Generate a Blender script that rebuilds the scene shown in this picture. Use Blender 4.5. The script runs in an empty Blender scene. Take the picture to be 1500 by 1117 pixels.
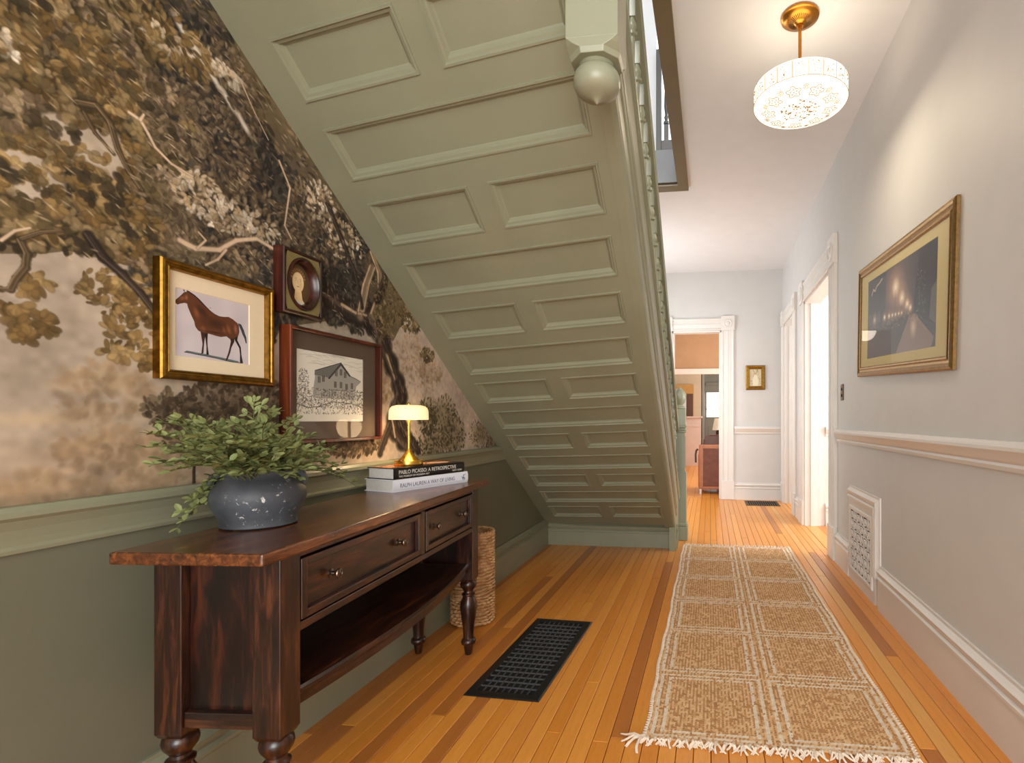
import bpy, math, random
import numpy as np
from mathutils import Vector, Matrix
random.seed(7)
rng = np.random.default_rng(7)
SC = bpy.context.scene
COL = SC.collection
PI = math.pi

# ------------------------------------------------------------------ camera, world, lights
cam_d = bpy.data.cameras.new('camera')
cam_d.sensor_fit = 'HORIZONTAL'
cam_d.sensor_width = 36.0
cam_d.lens = 36.0 * 770.0 / 1500.0
cam_d.shift_x = -(940.0 - 750.0) / 1500.0
cam_d.shift_y = (615.0 - 558.5) / 1500.0
cam_d.clip_start = 0.05
cam = bpy.data.objects.new('camera', cam_d)
cam.location = (0, 0, 1.1)
cam.rotation_euler = (PI / 2, 0, math.atan(100.0 / 770.0))
COL.objects.link(cam)
SC.camera = cam

SC.view_settings.view_transform = 'Standard'
SC.view_settings.look = 'None'
SC.view_settings.exposure = 0.55
SC.view_settings.gamma = 1.0
SC.view_settings.use_curve_mapping = False

world = bpy.data.worlds.new('world')
SC.world = world
world.use_nodes = True
world.node_tree.nodes['Background'].inputs['Color'].default_value = (0.80, 0.90, 1.0, 1)
world.node_tree.nodes['Background'].inputs['Strength'].default_value = 1.6

def area_light(name, loc, rot, sx, sy, power, col):
    d = bpy.data.lights.new(name, 'AREA')
    d.shape = 'RECTANGLE'; d.size = sx; d.size_y = sy; d.energy = power; d.color = col
    o = bpy.data.objects.new(name, d); o.location = loc; o.rotation_euler = rot
    COL.objects.link(o)
    return o
def point_light(name, loc, power, col, r):
    d = bpy.data.lights.new(name, 'POINT')
    d.energy = power; d.color = col; d.shadow_soft_size = r
    o = bpy.data.objects.new(name, d); o.location = loc
    COL.objects.link(o)
    return o
# daylight through the glazed entrance behind the camera
area_light('entrance_daylight', (0.15, -1.62, 1.45), (PI / 2, 0, 0), 1.5, 2.2, 70, (1.0, 0.965, 0.90))
# daylight of the bright side room, from its window opposite the doorway
area_light('side_room_daylight', (4.0, 4.6, 1.7), (PI / 2, 0, PI / 2), 1.8, 1.8, 112, (0.88, 0.95, 1.0))
area_light('side_room_front_daylight', (2.2, 2.4, 1.7), (PI / 2, 0, 0), 1.6, 1.8, 26, (0.92, 0.97, 1.0))
area_light('small_room_fill', (2.9, 6.5, 1.7), (PI / 2, 0, PI / 2), 1.0, 1.6, 32, (0.90, 0.96, 1.0))  # added fill: brightens the small room and the far wall
# fill light added out of sight behind the stairs to brighten the far end
area_light('stair_foot_fill', (-1.36, 6.2, 1.7), (PI / 2, 0, -PI / 2), 1.2, 1.8, 36, (0.92, 0.97, 1.0))
# daylight of the stair hall upstairs
area_light('upstairs_daylight', (0.9, 5.8, 5.2), (0, 0.9, 0), 1.6, 1.2, 90, (0.92, 0.96, 1.0))
area_light('landing_daylight', (-0.6, -1.2, 5.2), (0.9, 0, 0), 1.6, 1.4, 190, (0.97, 0.98, 1.0))
# back room: its window and its ceiling lamp
area_light('back_room_daylight', (1.65, 8.9, 1.6), (0, PI / 2, 0), 1.6, 1.6, 60, (1.0, 0.97, 0.93))
area_light('kitchen_daylight', (1.65, 12.0, 1.7), (0, PI / 2, 0), 1.6, 1.6, 60, (1.0, 0.97, 0.93))
point_light('back_room_lamp', (-.5, 8.7, 2.5), 6, (1.0, 0.85, 0.68), .15)

# ------------------------------------------------------------------ helpers
def srgb(r, g, b):
    f = lambda c: (c / 255.0 / 12.92) if c / 255.0 <= 0.04045 else ((c / 255.0 + 0.055) / 1.055) ** 2.4
    return (f(r), f(g), f(b), 1.0)

class NT:
    def __init__(self, name):
        self.m = bpy.data.materials.new(name)
        self.m.use_nodes = True
        self.t = self.m.node_tree
        self.b = self.t.nodes['Principled BSDF']
        self.out = self.t.nodes['Material Output']
    def n(self, typ, **kw):
        nd = self.t.nodes.new(typ)
        for k, v in kw.items():
            if k in nd.inputs.keys(): nd.inputs[k].default_value = v
            else: setattr(nd, k, v)
        return nd
    def l(self, a, b): self.t.links.new(a, b)
    def coord(self, scale=(1, 1, 1), kind='Object'):
        tc = self.n('ShaderNodeTexCoord'); mp = self.n('ShaderNodeMapping')
        mp.inputs['Scale'].default_value = scale
        self.l(tc.outputs[kind], mp.inputs['Vector'])
        return mp.outputs['Vector']
    def noise(self, vec, scale, detail=4, rough=0.55, dist=0.0):
        nd = self.n('ShaderNodeTexNoise')
        nd.inputs['Scale'].default_value = scale; nd.inputs['Detail'].default_value = detail
        nd.inputs['Roughness'].default_value = rough; nd.inputs['Distortion'].default_value = dist
        if vec is not None: self.l(vec, nd.inputs['Vector'])
        return nd.outputs['Fac']
    def ramp(self, fac, stops, interp='LINEAR'):
        nd = self.n('ShaderNodeValToRGB'); cr = nd.color_ramp; cr.interpolation = interp
        while len(cr.elements) < len(stops): cr.elements.new(0.5)
        for e, (p, c) in zip(cr.elements, stops): e.position = p; e.color = c
        self.l(fac, nd.inputs['Fac'])
        return nd.outputs['Color']
    def mix(self, a, b, fac, mode='MIX'):
        nd = self.n('ShaderNodeMix'); nd.data_type = 'RGBA'; nd.blend_type = mode
        for s, v in ((6, a), (7, b)):
            if isinstance(v, tuple): nd.inputs[s].default_value = v
            else: self.l(v, nd.inputs[s])
        if isinstance(fac, (int, float)): nd.inputs[0].default_value = fac
        else: self.l(fac, nd.inputs[0])
        return nd.outputs[2]
    def base(self, c):
        if isinstance(c, tuple): self.b.inputs['Base Color'].default_value = c
        else: self.l(c, self.b.inputs['Base Color'])
    def set(self, **kw):
        for k, v in kw.items(): self.b.inputs[k.replace('_', ' ')].default_value = v
        return self
    def bump(self, h, strength=0.2, dist=0.002):
        nd = self.n('ShaderNodeBump'); nd.inputs['Strength'].default_value = strength
        nd.inputs['Distance'].default_value = dist
        self.l(h, nd.inputs['Height']); self.l(nd.outputs['Normal'], self.b.inputs['Normal'])

def paint(name, c, rough=0.5, var=0.06, bump=0.05, scale=6.0, spec=0.4):
    t = NT(name); v = t.coord()
    n1 = t.noise(v, scale, 5)
    dark = tuple(x * (1 - var) for x in c[:3]) + (1,); lite = tuple(min(1, x * (1 + var)) for x in c[:3]) + (1,)
    t.base(t.ramp(n1, [(0.3, dark), (0.7, lite)]))
    t.set(Roughness=rough); t.b.inputs['Specular IOR Level'].default_value = spec
    t.bump(t.noise(v, 90, 3), bump, 0.002)
    return t.m

def wood(name, cols, axis='y', rough=0.32, scale=1.0, spec=0.5, per_object=False, bump=0.08, coat=0.0, stretch=14.0):
    t = NT(name)
    s = {'x': (1, stretch, stretch), 'y': (stretch, 1, stretch), 'z': (stretch, stretch, 1)}[axis]
    tc = t.n('ShaderNodeTexCoord')
    vec = tc.outputs['Object']
    if per_object:
        oi = t.n('ShaderNodeObjectInfo')
        mul = t.n('ShaderNodeVectorMath', operation='SCALE'); mul.inputs[0].default_value = (37.0, 91.0, 53.0)
        t.l(oi.outputs['Random'], mul.inputs['Scale'])
        add = t.n('ShaderNodeVectorMath', operation='ADD'); t.l(vec, add.inputs[0]); t.l(mul.outputs[0], add.inputs[1])
        vec = add.outputs[0]
    mp = t.n('ShaderNodeMapping'); mp.inputs['Scale'].default_value = s; t.l(vec, mp.inputs['Vector'])
    g = t.noise(mp.outputs['Vector'], 2.2 * scale, 8, 0.62, 0.6)
    col = t.ramp(g, [(0.28, cols[0]), (0.5, cols[1]), (0.74, cols[2])])
    g2 = t.noise(mp.outputs['Vector'], 9 * scale, 4, 0.7)
    col = t.mix(col, cols[0], t.ramp(g2, [(0.62, (0, 0, 0, 1)), (0.8, (0.6, 0.6, 0.6, 1))]))
    t.base(col)
    t.set(Roughness=rough); t.b.inputs['Specular IOR Level'].default_value = spec
    if coat: t.b.inputs['Coat Weight'].default_value = coat; t.b.inputs['Coat Roughness'].default_value = 0.15
    t.bump(g2, bump, 0.001)
    return t.m, t

def metal(name, c, rough=0.3, var=0.15, scale=30):
    t = NT(name); v = t.coord()
    n1 = t.noise(v, scale, 4)
    t.base(t.ramp(n1, [(0.3, tuple(x * (1 - var) for x in c[:3]) + (1,)), (0.7, c)]))
    t.set(Metallic=1.0, Roughness=rough)
    t.bump(t.noise(v, scale * 3, 3), 0.05, 0.001)
    return t.m

class G:
    """collects geometry for ONE mesh object"""
    def __init__(self): self.v = []; self.f = []; self.mi = []; self.cur = 0; self.uv = None
    def add(self, vs, fs):
        o = len(self.v); self.v += [tuple(p) for p in vs]
        self.f += [tuple(i + o for i in f) for f in fs]; self.mi += [self.cur] * len(fs)
        return self
    def box(self, x0, x1, y0, y1, z0, z1):
        return self.hexa([(x0, y0, z0), (x1, y0, z0), (x1, y1, z0), (x0, y1, z0), (x0, y0, z1), (x1, y0, z1), (x1, y1, z1), (x0, y1, z1)])
    def hexa(self, p):
        return self.add(p, [(0, 3, 2, 1), (4, 5, 6, 7), (0, 1, 5, 4), (1, 2, 6, 5), (2, 3, 7, 6), (3, 0, 4, 7)])
    def lathe(self, prof, n=24, c=(0, 0, 0), cap=True, axis='z'):
        vs = []; fs = []; m = len(prof)
        for r, z in prof:
            for k in range(n):
                a = 2 * PI * k / n
                p = (r * math.cos(a), r * math.sin(a), z)
                if axis == 'x': p = (p[2], p[0], p[1])
                if axis == 'y': p = (p[1], p[2], p[0])
                vs.append((c[0] + p[0], c[1] + p[1], c[2] + p[2]))
        for j in range(m - 1):
            for k in range(n):
                k2 = (k + 1) % n
                fs.append((j * n + k, j * n + k2, (j + 1) * n + k2, (j + 1) * n + k))
        if cap:
            fs.append(tuple(range(n - 1, -1, -1))); fs.append(tuple((m - 1) * n + k for k in range(n)))
        return self.add(vs, fs)
    def tube(self, pts, r, n=6, cap=True, closed=False):
        pts = [Vector(p) for p in pts]; m = len(pts); vs = []; fs = []
        rr = r if isinstance(r, (list, tuple)) else [r] * m
        prev = None
        for i, p in enumerate(pts):
            if closed: d = pts[(i + 1) % m] - pts[i - 1]
            else: d = pts[min(i + 1, m - 1)] - pts[max(i - 1, 0)]
            d.normalize()
            if prev is None:
                up = Vector((0, 0, 1)) if abs(d.z) < 0.9 else Vector((1, 0, 0))
            else: up = prev
            a = d.cross(up)
            if a.length < 1e-6: a = d.orthogonal()
            a.normalize(); b = a.cross(d).normalized(); prev = b
            for k in range(n):
                t = 2 * PI * k / n
                vs.append(p + (a * math.cos(t) + b * math.sin(t)) * rr[i])
        rng_ = m if closed else m - 1
        for i in range(rng_):
            j = (i + 1) % m
            for k in range(n):
                k2 = (k + 1) % n
                fs.append((i * n + k, i * n + k2, j * n + k2, j * n + k))
        if cap and not closed:
            fs.append(tuple(range(n - 1, -1, -1))); fs.append(tuple((m - 1) * n + k for k in range(n)))
        return self.add(vs, fs)
    def prism(self, poly, a, b):
        """poly: list of 3D points; extruded by vector from a to b (b-a)"""
        d = Vector(b) - Vector(a); m = len(poly)
        vs = [Vector(p) for p in poly] + [Vector(p) + d for p in poly]
        fs = [tuple(range(m - 1, -1, -1)), tuple(range(m, 2 * m))]
        for i in range(m):
            j = (i + 1) % m; fs.append((i, j, m + j, m + i))
        return self.add(vs, fs)
    def loft(self, rings, closed_ring=True, cap=True):
        m = len(rings[0]); vs = [p for r in rings for p in r]; fs = []
        for i in range(len(rings) - 1):
            for k in range(m if closed_ring else m - 1):
                k2 = (k + 1) % m
                fs.append((i * m + k, i * m + k2, (i + 1) * m + k2, (i + 1) * m + k))
        if cap and closed_ring:
            fs.append(tuple(range(m - 1, -1, -1))); fs.append(tuple((len(rings) - 1) * m + k for k in range(m)))
        return self.add(vs, fs)
    def mesh(self, name, mats, smooth=False, origin=(0, 0, 0)):
        me = bpy.data.meshes.new(name)
        o = origin
        me.from_pydata([(p[0] - o[0], p[1] - o[1], p[2] - o[2]) for p in self.v], [], self.f)
        for m in (mats if isinstance(mats, (list, tuple)) else [mats]): me.materials.append(m)
        if any(self.mi): me.polygons.foreach_set('material_index', self.mi)
        # consistent normals
        import bmesh
        bm = bmesh.new(); bm.from_mesh(me); bmesh.ops.recalc_face_normals(bm, faces=bm.faces); bm.to_mesh(me); bm.free()
        if smooth:
            me.polygons.foreach_set('use_smooth', [True] * len(me.polygons))
            try: me.set_sharp_from_angle(angle=math.radians(40))
            except Exception: pass
        return me
    def build(self, name, mats, parent=None, smooth=False, label=None, bevel=0.0, origin=None, loc=None, rel=True):
        """geometry in world coordinates; when the parent is an unrotated Empty it is made relative to it"""
        org = (0, 0, 0)
        if parent is not None and rel: org = tuple(abs_loc(parent))
        elif origin is not None: org = origin
        ob = bpy.data.objects.new(name, self.mesh(name, mats, smooth, org))
        COL.objects.link(ob)
        if parent is not None: ob.parent = parent
        elif origin is not None: ob.location = origin
        if loc is not None: ob.location = loc
        if label: ob['label'] = label
        if bevel:
            b = ob.modifiers.new('bevel', 'BEVEL'); b.width = bevel; b.segments = 2; b.limit_method = 'ANGLE'; b.angle_limit = 0.6
        return ob

def abs_loc(o):
    v = Vector((0, 0, 0))
    while o is not None:
        v += Vector(o.location); o = o.parent
    return v
def thing(name, label, cat, loc=(0, 0, 0), rot=(0, 0, 0), group=None):
    o = bpy.data.objects.new(name, None); o.empty_display_size = 0.05
    o.location = loc; o.rotation_euler = rot
    COL.objects.link(o)
    o['label'] = label; o['category'] = cat
    if group: o['group'] = group
    return o
def tag(o, label, cat, group=None):
    o['label'] = label; o['category'] = cat
    if group: o['group'] = group
    return o
def struct(o, label=None):
    o['kind'] = 'structure'
    if label: o['label'] = label
    return o
def dup(o, parent, loc=None, rot=None):
    c = o.copy(); COL.objects.link(c); c.parent = parent
    if loc is not None: c.location = loc
    if rot is not None: c.rotation_euler = rot
    return c

# ------------------------------------------------------------------ paint on flat prints (pictures, wallpaper) made by code
class Canvas:
    def __init__(self, w, h, bg, u0=0.0, u1=1.0, v0=0.0, v1=1.0):
        self.w = w; self.h = h; self.u0 = u0; self.v0 = v0
        self.sx = w / (u1 - u0); self.sy = h / (v1 - v0)
        self.a = np.empty((h, w, 3), np.float32); self.a[:] = np.array(bg, np.float32) / 255.0
    def _win(self, x0, x1, y0, y1):
        x0 = max(0, int(x0)); x1 = min(self.w, int(x1) + 2); y0 = max(0, int(y0)); y1 = min(self.h, int(y1) + 2)
        if x0 >= x1 or y0 >= y1: return None
        yy, xx = np.mgrid[y0:y1, x0:x1]
        return slice(y0, y1), slice(x0, x1), xx.astype(np.float32), yy.astype(np.float32)
    def _put(self, s, m, col, alpha):
        c = np.array(col, np.float32) / 255.0
        k = (np.clip(m, 0, 1) * alpha)[..., None]
        self.a[s[0], s[1]] = self.a[s[0], s[1]] * (1 - k) + c * k
    def ell(self, u, v, ru, rv, col, alpha=1.0, ang=0.0, soft=0.25):
        cx = (u - self.u0) * self.sx; cy = (v - self.v0) * self.sy; rx = max(ru * self.sx, 0.6); ry = max(rv * self.sy, 0.6)
        R = max(rx, ry) * 1.15 + 1
        s = self._win(cx - R, cx + R, cy - R, cy + R)
        if s is None: return
        dx = s[2] - cx; dy = s[3] - cy; ca = math.cos(ang); sa = math.sin(ang)
        d = np.sqrt(((dx * ca + dy * sa) / rx) ** 2 + ((-dx * sa + dy * ca) / ry) ** 2)
        self._put(s, (1 - d) / soft, col, alpha)
    def leaf(self, u, v, l, wd, ang, col, dark, alpha=0.95):
        self.ell(u, v, l, wd, dark, alpha * 0.85, ang, 0.22)
        off = wd * 0.22
        self.ell(u - math.sin(ang) * -off * 0.6, v + off * 0.6, l * 0.82, wd * 0.72, col, alpha, ang, 0.35)
    def poly(self, pts, col, alpha=1.0):
        P = [((u - self.u0) * self.sx, (v - self.v0) * self.sy) for u, v in pts]
        xs = [p[0] for p in P]; ys = [p[1] for p in P]
        s = self._win(min(xs) - 1, max(xs) + 1, min(ys) - 1, max(ys) + 1)
        if s is None: return
        acc = np.zeros(s[2].shape, np.float32)
        for ox, oy in ((-.25, -.25), (.25, -.25), (-.25, .25), (.25, .25)):
            X = s[2] + ox; Y = s[3] + oy; ins = np.zeros(X.shape, bool)
            for i in range(len(P)):
                x0, y0 = P[i]; x1, y1 = P[(i + 1) % len(P)]
                if y0 == y1: continue
                c = ((y0 > Y) != (y1 > Y)) & (X < (x1 - x0) * (Y - y0) / (y1 - y0) + x0)
                ins ^= c
            acc += ins
        self._put(s, acc / 4, col, alpha)
    def line(self, pts, w, col, alpha=1.0, w2=None):
        for i in range(len(pts) - 1):
            (u0, v0), (u1, v1) = pts[i], pts[i + 1]
            L = math.hypot((u1 - u0), (v1 - v0)); n = max(1, int(L / (w * 0.35)))
            for k in range(n + 1):
                f = (i + k / n) / (len(pts) - 1); ww = w if w2 is None else w + (w2 - w) * f
                self.ell(u0 + (u1 - u0) * k / n, v0 + (v1 - v0) * k / n, ww / 2, ww / 2, col, alpha, 0, 0.5)
    def vnoise(self, cells, seed=0):
        r = np.random.default_rng(seed); gx = max(2, int(self.w / cells)); gy = max(2, int(self.h / cells))
        g = r.random((gy + 2, gx + 2)).astype(np.float32)
        y = np.linspace(0, gy, self.h); x = np.linspace(0, gx, self.w)
        yi = y.astype(int); xi = x.astype(int); fy = (y - yi)[:, None]; fx = (x - xi)[None, :]
        fy = fy * fy * (3 - 2 * fy); fx = fx * fx * (3 - 2 * fx)
        a = g[yi][:, xi]; b = g[yi][:, xi + 1]; c = g[yi + 1][:, xi]; d = g[yi + 1][:, xi + 1]
        return (a * (1 - fx) + b * fx) * (1 - fy) + (c * (1 - fx) + d * fx) * fy
    def image(self, name):
        im = bpy.data.images.new(name, self.w, self.h)
        px = np.ones((self.h, self.w, 4), np.float32); px[..., :3] = np.clip(self.a, 0, 1)
        im.pixels.foreach_set(px.ravel()); im.update(); im.pack()
        return im
def print_mat(name, canvas, rough=0.7, spec=0.2, bump=0.0, ext='EXTEND'):
    t = NT(name)
    tx = t.n('ShaderNodeTexImage'); tx.image = canvas.image(name); tx.interpolation = 'Cubic'; tx.extension = ext
    t.base(tx.outputs['Color']); t.set(Roughness=rough); t.b.inputs['Specular IOR Level'].default_value = spec
    if bump: t.bump(t.noise(t.coord(), 160, 3), bump, 0.001)
    return t.m
def add_uv(ob, fn):
    me = ob.data; uv = me.uv_layers.new(name='uv')
    for lp in me.loops: uv.data[lp.index].uv = fn(me.vertices[lp.vertex_index].co)

# ------------------------------------------------------------------ materials
M = {}
M['wall'] = paint('wall_paint', srgb(208, 205, 202), 0.55, 0.02, 0.06)
M['ceiling'] = paint('ceiling_paint', srgb(226, 225, 225), 0.7, 0.02, 0.06)
M['trim'] = paint('white_trim_paint', srgb(222, 216, 210), 0.35, 0.02, 0.03)
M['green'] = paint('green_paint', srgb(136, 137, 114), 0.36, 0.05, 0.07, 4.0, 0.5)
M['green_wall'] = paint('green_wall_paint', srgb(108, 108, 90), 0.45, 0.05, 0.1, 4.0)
M['olive_trim'] = paint('olive_trim_paint', srgb(104, 88, 52), 0.4, 0.06, 0.06)
M['grey_paint'] = paint('grey_paint', srgb(120, 122, 122), 0.5, 0.04, 0.05)
M['dark_grey'] = paint('dark_grey_paint', srgb(78, 76, 72), 0.45, 0.05, 0.05)
M['upper_wall'] = paint('upper_wall_paint', srgb(215, 215, 216), 0.6, 0.02, 0.05)
M['tan_wall'] = paint('tan_wall_paint', srgb(172, 132, 96), 0.6, 0.05, 0.05)
M['beige'] = paint('beige_paint', srgb(196, 178, 152), 0.55, 0.04, 0.05)
M['door_grey'] = paint('grey_door_paint', srgb(140, 136, 124), 0.45, 0.04, 0.05)
M['pale_wood'] = paint('pale_panel_paint', srgb(222, 200, 188), 0.45, 0.04, 0.05)
M['dark_gap'] = paint('dark_gap', srgb(40, 24, 12), 0.9, 0.1, 0.0)
M['black_metal'] = metal('black_iron', srgb(40, 40, 42), 0.42)
M['black_paint'] = paint('black_enamel', srgb(26, 26, 28), 0.35, 0.1, 0.06, 20)
M['grid_bar'] = paint('worn_black_iron', srgb(74, 74, 76), .38, .15, .1, 40)
M['duct_shade'] = paint('painted_duct_shade', srgb(9, 9, 10), 0.9, 0.1, 0.0)  # near-black colour standing in for the shade inside the registers
M['brass'] = metal('brushed_brass', srgb(226, 176, 80), 0.26)
M['old_brass'] = metal('aged_brass', srgb(196, 132, 54), 0.3)
M['gold'] = metal('antique_gold_leaf', srgb(164, 122, 52), 0.36, 0.5, 60)
M['gold_light'] = metal('champagne_gold', srgb(166, 132, 86), 0.4, 0.35, 60)
M['bronze'] = metal('dark_bronze', srgb(110, 90, 72), 0.4, 0.3)
M['frame_wood'] = wood('reddish_frame_wood', [srgb(30, 10, 5), srgb(78, 30, 14), srgb(120, 56, 26)], 'y', 0.3)[0]
M['frame_dark'] = wood('dark_frame_wood', [srgb(18, 8, 6), srgb(48, 20, 14), srgb(86, 38, 26)], 'y', 0.3)[0]
M['mat_cream'] = paint('cream_mat_board', srgb(232, 214, 184), 0.8, 0.02, 0.05, 40, 0.2)
M['mat_brown'] = paint('brown_mat_board', srgb(92, 78, 66), 0.8, 0.04, 0.05, 40, 0.2)
M['mat_olive'] = paint('olive_mat_board', srgb(124, 112, 72), 0.8, 0.08, 0.05, 40, 0.2)
M['mat_yellow'] = paint('pale_yellow_mat_board', srgb(206, 190, 142), 0.8, 0.02, 0.05, 40, 0.2)
# distressed espresso wood of the console
for ax in 'xyz':
    M['esp_' + ax], t = wood('espresso_wood_' + ax, [srgb(16, 8, 6), srgb(42, 20, 12), srgb(92, 50, 26)], ax, 0.3, 3.2, 0.5, True, 0.12, 0.15, 9.0)
M['esp_top'], t = wood('espresso_table_top', [srgb(34, 15, 8), srgb(86, 46, 20), srgb(136, 80, 36)], 'y', 0.27, 2.6, 0.5, True, 0.1, 0.25, 9.0)
M['esp_panel'], t = wood('espresso_panel', [srgb(10, 5, 4), srgb(27, 12, 8), srgb(78, 34, 16)], 'z', 0.3, 2.4, 0.5, True, 0.1, 0.15, 7.0)
M['knob'] = metal('dark_pewter', srgb(120, 104, 92), 0.3, 0.3)
def glass_mat():
    t = NT('picture_glass')
    tr = t.n('ShaderNodeBsdfTransparent'); gl = t.n('ShaderNodeBsdfGlossy'); gl.inputs['Roughness'].default_value = 0.02
    lw = t.n('ShaderNodeLayerWeight'); lw.inputs['Blend'].default_value = 0.5
    pw = t.n('ShaderNodeMath', operation='POWER'); t.l(lw.outputs['Facing'], pw.inputs[0]); pw.inputs[1].default_value = 5.0
    ma = t.n('ShaderNodeMath', operation='MULTIPLY_ADD'); t.l(pw.outputs[0], ma.inputs[0]); ma.inputs[1].default_value = 0.14; ma.inputs[2].default_value = 0.010
    mx = t.n('ShaderNodeMixShader')
    t.l(ma.outputs[0], mx.inputs[0]); t.l(tr.outputs[0], mx.inputs[1]); t.l(gl.outputs[0], mx.inputs[2]); t.l(mx.outputs[0], t.out.inputs['Surface'])
    return t.m
M['glass'] = glass_mat()
def plank_mat(name, cols, rough=0.3):
    t = NT(name)
    tc = t.n('ShaderNodeTexCoord'); oi = t.n('ShaderNodeObjectInfo')
    mul = t.n('ShaderNodeVectorMath', operation='SCALE'); mul.inputs[0].default_value = (37.0, 91.0, 53.0)
    t.l(oi.outputs['Random'], mul.inputs['Scale'])
    add = t.n('ShaderNodeVectorMath', operation='ADD'); t.l(tc.outputs['Object'], add.inputs[0]); t.l(mul.outputs[0], add.inputs[1])
    mp = t.n('ShaderNodeMapping'); mp.inputs['Scale'].default_value = (22, 1.1, 22); t.l(add.outputs[0], mp.inputs['Vector'])
    tone = t.ramp(oi.outputs['Random'], cols)
    g = t.noise(mp.outputs['Vector'], 2.5, 7, 0.65, 0.5)
    c = t.mix(tone, (0.90, 0.83, 0.74, 1), t.ramp(g, [(0.42, (0, 0, 0, 1)), (0.75, (0.75, 0.75, 0.75, 1))]), 'MULTIPLY')
    g2 = t.noise(mp.outputs['Vector'], 14, 3, 0.7)
    c = t.mix(c, (0.75, 0.66, 0.55, 1), t.ramp(g2, [(0.55, (0, 0, 0, 1)), (0.7, (0.6, 0.6, 0.6, 1))]), 'MULTIPLY')
    t.base(c); t.set(Roughness=rough); t.b.inputs['Specular IOR Level'].default_value = 0.5
    t.bump(g2, 0.06, 0.001)
    return t.m
M['plank'] = plank_mat('oak_floor_strip', [(0.0, srgb(216, 138, 52)), (0.35, srgb(224, 148, 60)), (0.7, srgb(232, 158, 70)), (1.0, srgb(206, 128, 48))])
M['plank_light'] = plank_mat('light_oak_strip', [(0.0, srgb(222, 162, 86)), (1.0, srgb(226, 168, 92))])
M['plank_dark'] = plank_mat('dark_oak_strip', [(0.0, srgb(178, 110, 48)), (1.0, srgb(186, 116, 54))])
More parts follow.
